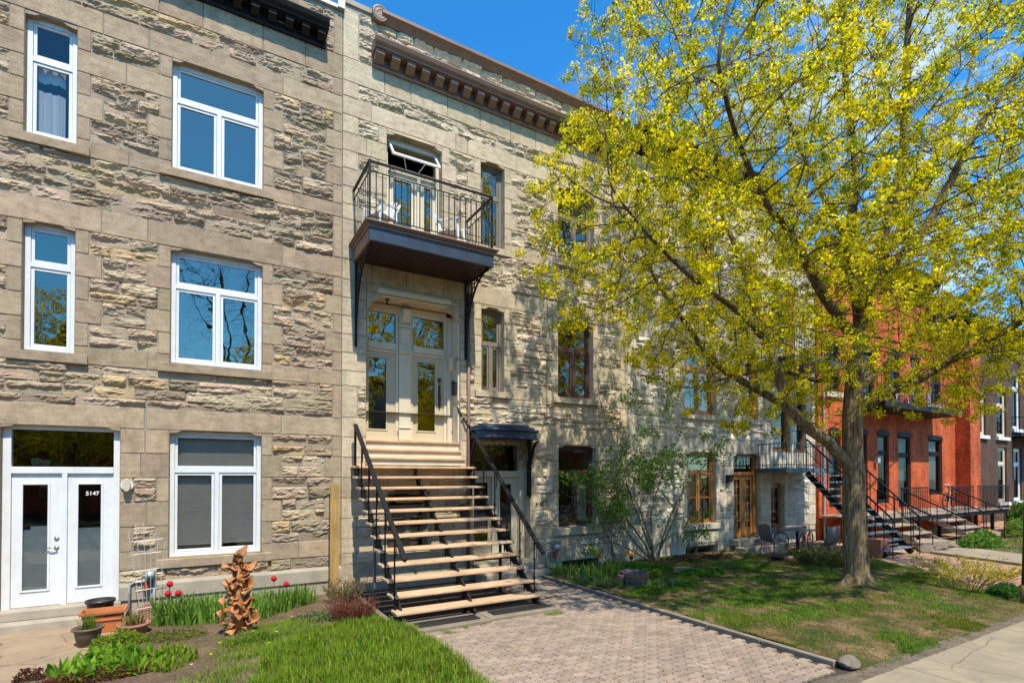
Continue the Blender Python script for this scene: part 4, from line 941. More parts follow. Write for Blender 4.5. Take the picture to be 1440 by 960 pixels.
for (x0,x1,ya,yb,l) in ((2.55,3.80,-3.28,-2.70,'left'),(3.81,5.16,-3.22,-2.66,'right')):
    b=MB(); b.prism([(x0,yb),(x1,yb),(x1,ya),(x0,ya)],'z',-.03,.05); sl=b.build('concrete_slab',M['kerb'],recalc=True,bevel=.012); tag(sl,'concrete slab at the foot of the stairs, %s of the pair'%('nearer the garden bed' if l=='left' else 'nearer the lawn side'),'slab')
    b=MB(); b.box(x0+.14,x1-.12,ya+.12,ya+.36,.054,.068); mt=b.build('rubber_mat',M['black'],bevel=.004); tag(mt,'black rubber mat on the %s concrete slab below the lowest stair tread'%l,'mat')

# ================================================================ SMALL THINGS BY THE LEFT DOOR
def soil_disc(root,x,y,z,r,mat='potsoil',rx=1):
    b=MB(); b.lathe([(r,z-.01),(r*.7,z+.008),(r*.3,z+.012),(0,z+.01)],x,y,18,sx=rx); return b.build('soil',M[mat],root,smooth=True)
t=thing('plant_pot','round dark brown plastic pot with a tuft of chives, nearest pot on the path','pot',(-1.30,-1.50,0),)
b=MB(); b.lathe([(.115,0),(.15,.19),(.152,.205),(.175,.21),(.178,.235),(.16,.238),(.15,.19)],-1.30,-1.50,28); b.build('body',M['brown_pot'],t,smooth=True); soil_disc(t,-1.30,-1.50,.2,.15)
t=thing('plant_pot','wide shallow terracotta bowl pot with sprouting bulbs beside the wire trellis','pot',(-.83,-1.26,0))
b=MB(); b.lathe([(.12,0),(.15,.03),(.175,.12),(.20,.13),(.205,.165),(.185,.17),(.17,.12)],-.83,-1.26,28); b.build('body',M['terra_old'],t,smooth=True); soil_disc(t,-.83,-1.26,.14,.175)
t=thing('planter_box','rectangular orange terracotta planter against the white double door','planter',(-1.22,-.85,0))
b=MB(); cx,cy=-1.22,-.82; lv=[(.20,.10,.0),(.235,.125,.26),(.262,.15,.262),(.27,.157,.31),(.245,.135,.312),(.235,.125,.25)]
vs=[];fs=[]
for hx,hy,z in lv: vs+=[(cx-hx,cy-hy,z),(cx+hx,cy-hy,z),(cx+hx,cy+hy,z),(cx-hx,cy+hy,z)]
for i in range(len(lv)-1):
    for j in range(4): a=i*4+j;c=i*4+(j+1)%4; fs.append((a,c,c+4,a+4))
fs.append((3,2,1,0)); b.add(vs,fs); b.box(cx-.22,cx+.22,cy-.135,cy-.118,.17,.185); b.build('body',M['terra'],t,bevel=.006)
b=MB(); b.box(cx-.235,cx+.235,cy-.125,cy+.125,.22,.262); b.build('soil',M['potsoil'],t)
t=thing('plant_pot','black plastic nursery pot standing behind the orange planter by the door','pot',(-1.30,-.5,0))
b=MB(); b.lathe([(.13,.0),(.165,.36),(.185,.365),(.187,.40),(.17,.402),(.158,.34)],-1.30,-.52,28); b.build('body',M['black'],t,smooth=True); soil_disc(t,-1.30,-.52,.36,.16)
b=MB(); b.prism([(-.70+.14*math.cos(a),.14+.14*math.sin(a)) for a in [i*math.pi/9 for i in range(18)]],'y',-.56,-.52); o=b.build('terracotta_saucer',M['terra_old'],bevel=.006,recalc=True); tag(o,'old terracotta saucer leaning upright behind the bulb bowl','saucer'); center_mesh(o,(-.70,-.54,0))
b=MB()
for i in range(6):
    x0=-.78+i*.035; b.tube([(x0,-.6,-.02),(-.97+i*.095,-.58,1.40+.12*math.sin(i))],.004,5)
for z,h in ((.22,.12),(.5,.15),(.8,.17),(1.05,.2),(1.25,.22)): b.tube([(-.75-h*.8,-.595,z-.01),(-.75+h,-.585,z+.01)],.004,5)
o=b.build('wire_trellis',M['wire']); tag(o,'pale wire trellis fanning out in front of the gas meter','trellis'); center_mesh(o,(-.75,-.6,0))
# ---- timber plank leaning on the wall
b=MB(); b.bar((2.12,-.24,-.02),(2.155,-.10,2.07),.15,.05,(0,1,0)); b.bar((2.035,-.285,-.02),(2.07,-.14,2.05),.02,.045,(0,1,0))
o=b.build('timber_plank',M['post'],bevel=.004); tag(o,'yellowish timber plank standing upright against the stone between the two houses','plank'); center_mesh(o,(2.12,-.24,0))
# ---- clay sculpture
b=MB(); rs=random.Random(5)
def shell(cx,cy,cz,r,az,tilt,L_=.16,w=.11):
    n,m=9,6; T=.014; out=[]
    for side in (0,1):
        rows=[]
        for i in range(n):
            u=i/(n-1)-.5; row=[]
            for j in range(m):
                v=j/(m-1)-.5
                p=Vector((u*L_*2, (v*w*2)*(1-1.2*u*u), .55*L_*(2*u)**2*.55 + .35*w*math.cos(v*3)+.03*math.sin(6*u+3*v)-side*T))
                p=Matrix.Rotation(tilt,3,'Y')@p; p=Matrix.Rotation(az,3,'Z')@p
                row.append((cx+p.x,cy+p.y,cz+p.z))
            rows.append(row)
        out.append(rows)
    vs=[q for rows in out for row in rows for q in row]; fs=[]
    K=n*m
    for i in range(n-1):
        for j in range(m-1): a=i*m+j; fs.append((a,a+m,a+m+1,a+1)); fs.append((K+a,K+a+1,K+a+m+1,K+a+m))
    for i in range(n-1): a=i*m; fs.append((a,a+K,a+m+K,a+m)); a=i*m+m-1; fs.append((a,a+m,a+m+K,a+K))
    for j in range(m-1): a=j; fs.append((a,a+1,a+1+K,a+K)); a=(n-1)*m+j; fs.append((a,a+K,a+1+K,a+1))
    b.add(vs,fs)
for i in range(58):
    h=.05+1.08*(i/57)**1.0; wd=.20*(1-h/1.5)**.6*(1.05 if h<.95 else .3)
    a=rs.uniform(0,6.28); rr=wd*rs.uniform(.25,.85)
    shell(.45+rr*math.cos(a),-1.93+rr*math.sin(a)*.6,h,0,a+rs.uniform(-.6,.6),rs.uniform(-1.6,.5),rs.uniform(.055,.105)*(1 if h<.9 else .7),rs.uniform(.035,.075)*(1 if h<.9 else .7))
for h,a,tl,dx in ((1.14,.5,-.5,.03),(1.03,1.6,1.2,-.02),(.93,3.0,-.25,-.12),(.92,.2,-.3,.14),(.70,.3,-1.2,.15),(.66,2.9,-1.0,-.15),(.42,2.8,-1.1,-.2),(.25,3.0,-1.3,-.24),(.2,.3,-1.1,.22)): shell(.45+dx,-1.95,h,0,a,tl,.105,.06)
b.tube([(.45,-1.93,0),(.46,-1.93,.5),(.44,-1.93,1.05)],[.07,.06,.025],8)
o=b.build('clay_sculpture',M['clay'],smooth=True); tag(o,'tall garden sculpture of stacked curled orange clay petals','sculpture'); center_mesh(o,(.45,-1.93,0))
# ================================================================ RIGHT GARDEN THINGS
t=thing('barrel_planter','half barrel planter of grey staves with soil inside, standing in green ground cover','planter',(7.64,-2.3,0))
b=MB(); b.lathe([(.22,0),(.27,.12),(.29,.27),(.27,.275),(.25,.2)],7.64,-2.3,24); b.build('staves',M['barrel'],t); b=MB(); b.lathe([(.279,.17),(.290,.175),(.296,.215),(.285,.22)],7.64,-2.3,24); b.build('hoop',M['rust'],t); soil_disc(t,7.64,-2.3,.22,.265)
b=MB(); b.box(7.28,7.34,-2.32,-2.18,-.03,.22); o=b.build('wooden_block',M['terra_old'],bevel=.01); tag(o,'small upright reddish block left of the half barrel','block'); center_mesh(o,(7.3,-2.2,0))
def stone_obj(x,y,z,r,sx,sy,sz,label,mat='rockgrey',seed=1):
    import bmesh
    bm=bmesh.new(); bmesh.ops.create_icosphere(bm,subdivisions=3,radius=1); rr=random.Random(seed); pl=[(Vector((rr.uniform(-1,1),rr.uniform(-1,1),rr.uniform(-1,1))).normalized(),rr.uniform(.55,.85)) for _ in range(12)]
    for v in bm.verts:
        for nrm,d in pl:
            k=v.co.dot(nrm)
            if k>d: v.co-=nrm*(k-d)
        v.co=Vector((v.co.x*sx,v.co.y*sy,v.co.z*sz))*r
    me=bpy.data.meshes.new('garden_stone'); bm.to_mesh(me); bm.free(); me.materials.append(M[mat]); o=bpy.data.objects.new('garden_stone',me); C.objects.link(o); o.location=(x,y,z); tag(o,label,'stone'); return o
stone_obj(6.62,-7.0,.03,.16,1.1,.8,.55,'broken grey stone at the sidewalk end of the driveway edging',seed=3)
stone_obj(9.55,-1.95,.05,.24,1.4,.8,.45,'flat pale stone lying in the green ground cover',seed=4)
stone_obj(8.35,-2.75,.05,.10,1,1,.9,'small tan stone right of the half barrel',seed=8)
stone_obj(18.7,-3.2,.06,.5,1.3,.7,.4,'grey stepping block under the wooden porch steps',seed=9)
stone_obj(19.8,-3.15,.06,.45,1.3,.7,.4,'grey stepping block right beside the other stepping block',seed=10)
# basement hose + pinwheel-like ornament
b=MB(); b.tube([(7.3,-.25,.02),(7.5,-.42,.03),(7.9,-.5,.04),(8.3,-.42,.05),(8.6,-.2,.05)],.02,8); o=b.build('garden_hose',M['meter']); tag(o,'grey hose lying below the basement window','hose')
t=thing('garden_ornament','small orange winged garden ornament on a stick by the lilac','ornament',(9.0,-.75,0))
b=MB(); b.tube([(9.0,-.75,0),(9.0,-.75,.32)],.008,6); b.lathe([(0,.18),(.05,.2),(.055,.26),(.02,.32),(0,.34)],9.0,-.75,8); b.build('stick',M['black'],t)
mo=mat_plain('orange_ornament_paint',(.75,.30,.02),.5,bmp=0); b=MB()
for s in (-1,1): b.prism([(9.0,.30),(9.0+s*.10,.42),(9.0+s*.19,.40),(9.0+s*.16,.30),(9.0+s*.08,.25)],'y',-.76,-.75)
b.build('wings',mo,t,recalc=True)
# ---- patio set
def chair(loc,rz,label):
    t=thing('patio_chair',label,'chair',(0,0,0),'patio chairs round the small table'); 
    b=MB(); n=10; X=np.linspace(-.24,.24,n); S=np.linspace(0,1,14)
    pr=[( -.24+.42*s/.5,.44-.02*math.sin(s*6)) if s<.5 else (.20+.10*((s-.5)/.5)**1.5+.06*math.sin((s-.5)*6.28),.42+.50*((s-.5)/.5)) for s in S]
    XX=X[:,None]*np.ones((1,14)); YY=np.ones((n,1))*np.array([p[0] for p in pr]); ZZ=np.ones((n,1))*np.array([p[1] for p in pr])-.015*(1-(XX/.24)**2)
    b.grid(XX,YY,ZZ); o=b.build('seat_and_back',M['wicker'],t,smooth=True); md=o.modifiers.new('thick','SOLIDIFY'); md.thickness=.025
    for sx in (-1,1):
        for p,q in (((sx*.23,-.20,.42),(sx*.25,-.24,0)),((sx*.23,.18,.42),(sx*.25,.24,0))): l=MB(); l.tube([p,q],.013,7); l.build('leg',M['iron_grey'],t)
    t.location=loc; t.rotation_euler=(0,0,rz); return t
chair((13.75,-1.35,-.01),R(75),'grey woven patio chair left of the patio table, seen from the side')
chair((14.25,-2.40,-.01),R(172),'grey woven patio chair on the street side of the patio table, seen from behind')
t=thing('patio_table','small dark rectangular patio table between two grey woven chairs','table',(14.35,-1.65,-.01))
b=MB(); b.box(13.95,14.8,-1.98,-1.32,.70,.725); b.build('tabletop',M['iron_grey'],t,bevel=.006)
b=MB(); b.tube([(14.37,-1.65,.0),(14.37,-1.65,.70)],.035,10); 
for a in range(4): an=a*math.pi/2+.78; b.tube([(14.37,-1.65,.10),(14.37+.15*math.cos(an),-1.65+.15*math.sin(an),.06),(14.37+.32*math.cos(an),-1.65+.32*math.sin(an),.0)],.018,6)
b.build('pedestal',M['iron'],t)
def torus_pts(cx,cz,r,y=0,n=24): return [(cx+r*math.cos(2*math.pi*i/n),y,cz+r*math.sin(2*math.pi*i/n)) for i in range(n+1)]
def bike(loc,rz,s,mat,label,grp=None):
    t=thing('bicycle',label,'bicycle',(0,0,0),grp)
    for cx in (-.5,.5):
        w=MB(); w.tube(torus_pts(cx,.33,.31),.022,6,cap=False); 
        for k in range(12): a=k*math.pi/6; w.tube([(cx,0,.33),(cx+.3*math.cos(a),0,.33+.3*math.sin(a))],.003,4)
        w.tube([(cx,-.05,.33),(cx,.05,.33)],.02,8); w.build('wheel',M['tyre'],t)
    f=MB(); A_=(-.5,0,.33);B_=(-.08,0,.30);S_=(-.17,0,.72);H_=(.30,0,.78);F_=(.5,0,.33);H2=(.34,0,.66)
    for p,q in ((A_,B_),(A_,S_),(B_,S_),(S_,H_),(B_,H2),(H_,F_),(S_,(-.19,0,.85))): f.tube([p,q],.018,7)
    f.build('frame',mat,t); h=MB(); h.tube([(.28,0,.78),(.26,0,.95)],.014,6); h.tube([(.20,-.27,.97),(.27,-.1,.96),(.27,.1,.96),(.20,.27,.97)],.013,6); h.build('handlebar',M['chrome'],t)
    h=MB(); h.prism([(-.31,0),(-.28,.06),(-.18,.05),(-.05,.015),(-.05,-.015),(-.18,-.05),(-.28,-.06)],'z',.85,.90); h.build('saddle',M['black'],t,bevel=.012,recalc=True)
    h=MB(); h.tube([(-.08,-.04,.30),(-.02,-.06,.15)],.01,5); h.tube([(-.08,.04,.30),(-.14,.06,.45)],.01,5); h.tube(torus_pts(-.08,.30,.07,-.035,14),.008,4); h.build('crank',M['chrome'],t)
    t.location=loc; t.rotation_euler=(R(4),0,rz); t.scale=(s,s,s); return t
bike((15.85,-1.0,-.01),R(14),.78,M['red'],'red kids bicycle parked behind the patio table')
bike((14.75,-.55,-.01),R(160),.82,M['blue'],'blue kids bicycle leaning near the french door')
bike((16.75,-1.35,-.01),R(55),.62,mat_plain('pink_enamel',(.55,.10,.25),.4,bmp=0),'small pink bicycle half hidden by the maple trunk')
bike((26.9,-.55,.87),R(5),1.0,M['black'],'black bicycle standing on the wooden porch of the red brick house')
t=thing('plant_pot','tall brown square planter right behind the maple trunk','pot',(16.0,-2.9,0)); b=MB(); b.add([(15.85,-3.05,0),(16.15,-3.05,0),(16.15,-2.75,0),(15.85,-2.75,0),(15.78,-3.12,.5),(16.22,-3.12,.5),(16.22,-2.68,.5),(15.78,-2.68,.5)],[(3,2,1,0),(4,5,6,7),(0,1,5,4),(1,2,6,5),(2,3,7,6),(3,0,4,7)]); b.build('body',M['terra_old'],t,bevel=.01)
t=thing('plant_pot','low dark bowl on the lawn edge in front of the left patio chair','pot',(13.0,-1.95,0)); b=MB(); b.lathe([(.10,0),(.17,.10),(.19,.13),(.17,.13),(.15,.1)],13.0,-1.95,18); b.build('body',M['black'],t,smooth=True); soil_disc(t,13.0,-1.95,.105,.15)
# ---- flights of outdoor stairs further along
def flight(nm,label,x0,x1,ytop,ztop,ybot,n,tm,rail=True,sm='iron',grp=None):
    t=thing(nm,label,'staircase',((x0+x1)/2,ybot,0),grp); 
    for i in range(n):
        f=i/n; yy=ybot+(ytop-ybot)*f; zz=ztop*(i+1)/(n+1); b=MB(); b.box(x0,x1,yy,yy+abs(ytop-ybot)/n+.04,zz-.045,zz); b.build('tread',M[tm],t,bevel=.006)
    for x in (x0+.05,x1-.05): b=MB(); b.bar((x,ybot-.02,.02),(x,ytop,ztop-.14),.04,.17); b.build('stringer',M[sm],t)
    for x in (x0+.03,x1-.03):
        b=MB(); b.bar((x,ybot-.25,1.0),(x,ytop,ztop+.9),.05,.035); b.bar((x,ybot-.25,.62),(x,ytop,ztop+.52),.015,.015)
        for i in range(n+1):
            f=i/n; yy=ybot-.2+(ytop-ybot+.2)*f; b.box(x-.01,x+.01,yy-.01,yy+.01,max(0,ztop*f-.05),1.0+(ztop-.1)*f)
        b.build('handrail',M['iron'],t)
    return t
flight('outdoor_staircase','blue grey outdoor staircase behind the maple trunk, rising to the slate blue porch',15.97,17.55,-.96,2.45,-3.1,11,'bluetread')
for x0,x1,l in ((18.55,20.2,'left'),(22.2,24.0,'right')):
    flight('porch_steps','%s flight of weathered wooden steps up to the brick house porch'%l,x0,x1,-1.72,.86,-3.0,3,'stepwood',sm='stepwood',grp='wooden porch steps')
t=thing('wooden_porch','long weathered wooden porch with black railing along the red brick house','porch',(24,-1.7,0))
b=MB(); n=90
for i in range(n): b.box(18.3+i*.125,18.3+(i+1)*.125-.008,-1.72,-.06,.82,.86)
b.build('deck_boards',M['stepwood'],t); b=MB(); b.box(18.3,29.5,-1.69,-1.62,.66,.818); 
for x in np.arange(18.4,29.6,1.6): b.box(x-.05,x+.05,-1.66,-1.56,-.1,.66)
b.build('deck_frame',M['cornice_dark'],t)
for p,q in ((20.25,22.15),(24.05,26.0),(26.4,29.5)):
    b=MB()
    b.bar((p,-1.68,1.80),(q,-1.68,1.80),.05,.04); b.bar((p,-1.68,.96),(q,-1.68,.96),.02,.02); b.bar((p,-1.68,1.66),(q,-1.68,1.66),.015,.015)
    m=int((q-p)/.13)
    for i in range(m+1): x=p+(q-p)*i/m; b.box(x-.008,x+.008,-1.688,-1.672,.86,1.78)
    b.build('railing',M['iron'],t)
# white garden chairs on the balconies
def wchair(loc,rz,label,s=1):
    t=thing('garden_chair',label,'chair',(0,0,0),None); b=MB()
    b.box(-.22,.22,-.22,.2,.38,.41); b.build('seat',M['white_plastic'],t,bevel=.01)
    b=MB(); n=5
    for i in range(n): x=-.18+i*.09; b.bar((x,.2,.40),(x*1.25,.33,.86-.05*abs(i-2)**1.3),.07,.018,(0,1,0))
    b.build('backrest',M['white_plastic'],t)
    for sx in (-1,1):
        l=MB(); l.box(sx*.26-.03,sx*.26+.03,-.28,.24,.58,.605); l.build('armrest',M['white_plastic'],t)
        for yy in (-.2,.2): l=MB(); l.bar((sx*.24,yy,.6 if yy<0 else .6),(sx*.26,yy*1.15,0),.045,.03); l.build('leg',M['white_plastic'],t)
    t.location=loc; t.rotation_euler=(0,0,rz); t.scale=(s,)*3; return t
wchair((2.86,-.55,6.72),R(-65),'white plastic chair at the left end of the balcony over the twin doors',.95)
wchair((4.30,-.62,6.72),R(50),'white plastic chair at the right end of the balcony over the twin doors',.95)
wchair((22.6,-.55,4.85),R(-20),'white slatted chair at the left end of the brick house balcony'); wchair((24.6,-.55,4.85),R(15),'white slatted chair in the middle of the brick house balcony')
# street pole
t=thing('street_pole','dark green metal street pole with rusty foot at the right edge of the picture','pole',(12.36,-6.95,0))
b=MB(); b.tube([(12.42,-6.95,.3),(12.90,-6.98,5.6)],.065,14); b.build('shaft',M['green_pole'],t,smooth=True); b=MB(); b.tube([(12.39,-6.95,-.05),(12.424,-6.95,.32)],.075,14); b.build('foot',M['rust'],t,smooth=True)
# ---- what stands across the street (seen mirrored in the panes)
def across(x0,x1,h,gable,label,mat):
    t=thing('street_house',label,'house',((x0+x1)/2,-32,0)); b=MB(); b.box(x0,x1,-42,-32,-.2,h)
    b.build('wall',M[mat],t); b=MB()
    if gable: b.prism([(x0-.2,h),(x1+.2,h),((x0+x1)/2,h+3.4)],'y',-42,-31.8)
    else: b.box(x0,x1,-42,-31.6,h+.003,h+.5)
    b.build('roof',M['cornice_dark'],t,recalc=True)
    for x in np.arange(x0+1,x1-1.2,2.1):
        for z in (1.2,4.4,7.2):
            if z+1.8<h: b=MB(); b.box(x,x+1.1,-31.99,-31.9,z,z+1.8); b.build('window',M['glass_dark'],t)
    return t
across(-26,-12,9.5,False,'flat roofed row house across the street mirrored in the left window panes','brownwall'); across(-11.9,-3,8,True,'gabled house across the street mirrored in the window panes','brick'); across(-2.9,14,9.5,False,'flat roofed stone house across the street mirrored in the door panes','mortar'); across(14.1,40,9,False,'long brick row house across the street beyond the right of the picture','brick')
# ================================================================ PLANTS
def quads_obj(name,V,F,col,mat,parent=None,smooth=False):
    V=np.asarray(V,dtype=np.float32)
    if parent: V=V-np.array(WL[parent.name],dtype=np.float32)
    o=finish_mesh(name,bpy.data.meshes.new(name),V,F,col,None,mat,None,smooth)
    if parent: o.parent=parent; WL[o.name]=WL[parent.name].copy()
    return o
def blades(P,h,w,az,lean,curl,seg=2,taper=1.2,rs=np.random):
    """P (n,3); returns V,F for strips"""
    n=len(P); T=np.linspace(0,1,seg+1)
    side=np.stack([np.cos(az),np.sin(az),np.zeros(n)],1); fwd=np.stack([-np.sin(az),np.cos(az),np.zeros(n)],1)
    V=np.zeros((n,seg+1,2,3))
    for k,t in enumerate(T):
        a=lean+curl*t
        c=P+fwd*(h*t*np.sin(a))[:,None]; c[:,2]+=h*t*np.cos(a)
        ww=w*(1-t**taper)*.5 if taper>0 else w*.5*np.sin(np.pi*(.15+.85*t))
        if k==seg: ww=w*.04
        V[:,k,0]=c-side*np.asarray(ww)[:,None] if np.ndim(ww) else c-side*ww; V[:,k,1]=c+side*np.asarray(ww)[:,None] if np.ndim(ww) else c+side*ww
    idx=np.arange(n*(seg+1)*2).reshape(n,seg+1,2)
    F=np.stack([idx[:,:-1,0],idx[:,:-1,1],idx[:,1:,1],idx[:,1:,0]],-1).reshape(-1,4)
    return V.reshape(-1,3),F
def bcol(n,seg,cols,rs,var=.2,w=None):
    c=np.array(cols)[rs.choice(len(cols),n,p=w)]*rs.uniform(1-var,1+var,(n,1)); return np.repeat(c,(seg+1)*2,axis=0)
def pts_in(poly,n,rs,dens=None):
    xs=[p[0] for p in poly];ys=[p[1] for p in poly]; out=[]
    tot=0
    while tot<n:
        X=rs.uniform(min(xs),max(xs),n);Y=rs.uniform(min(ys),max(ys),n); k=inpoly(X,Y,poly)
        if dens is not None: k&=rs.rand(n)<dens(X,Y)
        out.append(np.stack([X[k],Y[k]],1)); tot+=k.sum()
    return np.concatenate(out)[:n]
rs=np.random.RandomState(21)
def grass(name,poly,n,zf,h,w,cols,dens=None,seg=2,label=None,cat='grass',lean=.5,cw=None,patch=None):
    p=pts_in(poly,n,rs,dens); z=zf(p[:,0],p[:,1])-.005; P=np.stack([p[:,0],p[:,1],z],1)
    H=rs.uniform(h*.5,h*1.25,n)*(.7+.6*fbm(p[:,0]*3,p[:,1]*3,3)); 
    V,F=blades(P,H,rs.uniform(w*.7,w*1.3,n),rs.uniform(0,6.28,n),rs.uniform(-lean*.4,lean,n),rs.uniform(0,.8,n),seg)
    col=bcol(n,seg,cols,rs,.25,cw)
    if patch is not None: col=col*np.repeat(patch(p[:,0],p[:,1]),(seg+1)*2,axis=0)
    o=quads_obj(name,V,F,col,M['grassm']); tag(o,label,cat,kind='stuff'); return o
G1=[(.16,.25,.02),(.11,.20,.018),(.23,.30,.03),(.26,.26,.07)]
def clump_noise(s,th,k=6,o=0): return lambda X,Y: np.clip((fbm(X*s+o,Y*s+o,4)-th)*k,0,1)
tree_r=lambda X,Y: np.hypot(X-10.85,Y+4.95)
def dl(X,Y):
    bare=1-np.exp(-(tree_r(X,Y)/.75)**2)-.9*np.exp(-(((X-8.0)/1.1)**2+((Y+5.9)/.35)**2)) - .7*np.exp(-(((X-10.6)/1.3)**2+((Y+6.1)/.3)**2))
    return np.clip((fbm(X*1.6+8,Y*1.6+2,4)-.475)*11,.07,1)*np.clip(bare,0,1)*np.clip((-Y-.9)*1.3,.05,1)
near=lambda X,Y: np.clip(5.5/np.hypot(X-0,Y+10.4),0,1)**1.0
pt_=lambda X,Y:(np.stack([.78+.7*fbm(X*1.1+3,Y*1.1,3),.75+.5*fbm(X*1.1,Y*1.1+9,3),np.ones_like(X)],1))
grass('lawn_grass',LAWN,190000,zlawn,.055,.007,[(.10,.25,.014),(.06,.16,.011),(.17,.29,.022),(.26,.25,.07)],dl,2,'short patchy lawn grass growing under the maple tree',lean=1.0,patch=pt_)
LL=[(-.1,-2.1),(1.2,-1.5),(2.2,-1.0),(2.4,-1.3),(2.4,-7.2),(-1.6,-7.2),(-.5,-4.6)]
dleft=lambda X,Y:np.clip((fbm(X*1.8+4,Y*1.8+3,4)-.36)*6,.08,1)*np.clip((X*.9-Y*.30-1.0+.2)*1.4,.03,1)
grass('bed_grass',LL,70000,zbed,.075,.007,[(.16,.28,.015),(.11,.21,.012),(.24,.33,.03),(.28,.25,.09)],dleft,2,'bright patchy grass around the clay sculpture',lean=.9)
# tall fresh ground cover in the foreground
CV=[(.75,-3.1),(1.3,-2.55),(1.95,-2.35),(2.35,-2.45),(2.62,-3.2),(2.66,-4.2),(2.60,-5.6),(2.5,-7.2),(.2,-7.2),(.35,-4.6)]
grass('spring_ground_cover',CV,60000,zbed,.15,.012,[(.17,.28,.013),(.10,.20,.011),(.30,.37,.035),(.15,.11,.05)],lambda X,Y:np.clip(.5+(fbm(X*4,Y*4,3)-.4)*4,.25,1),3,'tall fresh green ground cover beside the paver driveway','ground cover',lean=.55,cw=[.36,.30,.22,.12])
# moss & weeds in the driveway verge
grass('driveway_weeds',[(2.45,-3.2),(5.2,-3.25),(5.2,-3.4),(2.6,-3.5),(2.75,-5),(2.7,-7),(2.5,-7)],1500,lambda X,Y:X*0,.05,.007,[(.14,.25,.02)],clump_noise(6,.58,8),2,'small weeds sprouting in the paver joints by the slabs','weeds',lean=1)
def leafy(name,label,cat,c,rx,ry,h,n,ls,cols,parent=None,dome=True,kind=None,seed=1,zf=None,mat='leaf',up=.5,asp=.5,cw=None):
    """mass of kite-shaped leaves filling a low dome"""
    r=np.random.RandomState(seed); a=r.uniform(0,6.28,n); q=np.sqrt(r.rand(n)); 
    X=c[0]+rx*q*np.cos(a);Y=c[1]+ry*q*np.sin(a); top=h*np.sqrt(np.clip(1-q**2,0.02,1)) if dome else h*np.ones(n)
    top=top*(.6+.8*fbm(X*5/max(rx,.3),Y*5/max(rx,.3),3)); Z=c[2]+top*r.rand(n)**.6
    return leafquads(name,np.stack([X,Y,Z],1),ls,cols,parent,label,cat,kind,r,mat,up,asp,cw)
def leafquads(name,P,ls,cols,parent,label,cat,kind,r,mat='leaf',up=.5,asp=.5,cw=None,sizes=None):
    n=len(P); d=r.normal(size=(n,3)); d[:,2]=np.abs(d[:,2])*up+ .1; d/=np.linalg.norm(d,axis=1)[:,None]
    e=r.normal(size=(n,3)); e-=d*(e*d).sum(1)[:,None]; e/=np.linalg.norm(e,axis=1)[:,None]
    s=r.uniform(.6,1.3,n)[:,None]*ls
    nn=np.cross(d,e)
    V=np.stack([P,P+d*s*.5+e*s*asp*.5+nn*s*.1,P+d*s,P+d*s*.5-e*s*asp*.5+nn*s*.1],1).reshape(-1,3); F=np.arange(4*n).reshape(n,4)
    c=np.array(cols)[r.choice(len(cols),n,p=cw)]*r.uniform(.75,1.25,(n,1)); col=np.repeat(c,4,axis=0)
    o=quads_obj(name,V,F,col,M[mat],parent)
    if label or kind: tag(o,label,cat,kind=kind)
    return o
# tulip foliage, tulips
def straps(name,poly,n,h,w,cols,label,zf=zbed,lean=.3,cat='plants',kind='stuff',parent=None,curl=.5):
    p=pts_in(poly,n,rs); z=zf(p[:,0],p[:,1]); P=np.stack([p[:,0],p[:,1],z],1)
    V,F=blades(P,rs.uniform(h*.6,h*1.15,n),rs.uniform(w*.7,w*1.3,n),rs.uniform(0,6.28,n),rs.uniform(-lean*.3,lean,n),rs.uniform(0,curl,n),4,taper=2.2)
    o=quads_obj(name,V,F,bcol(n,4,cols,rs,.2),M['leaf'],parent); tag(o,label,cat,kind=kind); return o
TC=[(.19,.34,.05),(.13,.26,.04),(.26,.40,.07)]
straps('tulip_leaves',[(-.62,-.55),(.33,-.65),(.30,-1.25),(-.60,-1.05)],430,.40,.035,TC,'dense upright tulip leaves along the wall left of the sculpture')
straps('tulip_leaves',[(.60,-.60),(1.55,-.35),(1.75,-.75),(.72,-1.45)],420,.33,.03,TC,'dense tulip leaves along the wall right of the sculpture')
straps('tulip_leaves',[(-.62,-.42),(1.1,-.42),(1.1,-.62),(-.62,-.62)],120,.34,.03,TC,'sparse strappy leaves close under the ground floor window')
def tulip(x,y,z,label,mat,h0=0.,s=1):
    t=thing('tulip',label,'flower',(x,y,0),'red tulips by the wall'); b=MB(); b.tube([(x+.01,y,0),(x,y,z*.6),(x,y,z)],.005,5); b.build('stem',M['stemg'],t)
    b=MB()
    for k in range(6):
        a=k*math.pi/3; r=.028*s; c,s_=math.cos(a),math.sin(a); t_=(-s_,c)
        pr=[(.006,-.002,.008),(.030,.02,.024),(.033,.045,.022),(.018,.072,.004)]
        vs=[];
        for rr,zz,ww in pr: vs+=[(x+(rr*c-ww*t_[0])*s,y+(rr*s_-ww*t_[1])*s,z+zz*s),(x+(rr*c+ww*t_[0])*s,y+(rr*s_+ww*t_[1])*s,z+zz*s)]
        b.add(vs,[(2*i,2*i+1,2*i+3,2*i+2) for i in range(3)])
    b.build('bloom',mat,t,smooth=True)
M['stemg']=mat_plain('stem_green',(.12,.20,.04),.6,bmp=0); M['redpetal']=mat_plain('red_petal',(.62,.01,.025),.45,bmp=0,var=.1); M['orangepetal']=mat_plain('orange_petal',(.85,.16,.02),.45,bmp=0)
for x,y,z,l in ((-.42,-.9,.56,'red tulip on the tallest stem of the left trio'),(-.44,-.95,.43,'red tulip lowest left in the trio beside the gas meter'),(-.31,-.9,.41,'red tulip at the right of the left trio'),(1.02,-.9,.50,'red tulip just right of the clay sculpture, higher of the pair'),(1.21,-.9,.39,'red tulip farthest right on the wall, lower of the pair')): tulip(x,y,z,l,M['redpetal'],s=1.25)
tulip(8.10,-.62,.30,'orange tulip in front of the basement window',M['orangepetal'],s=1.7)
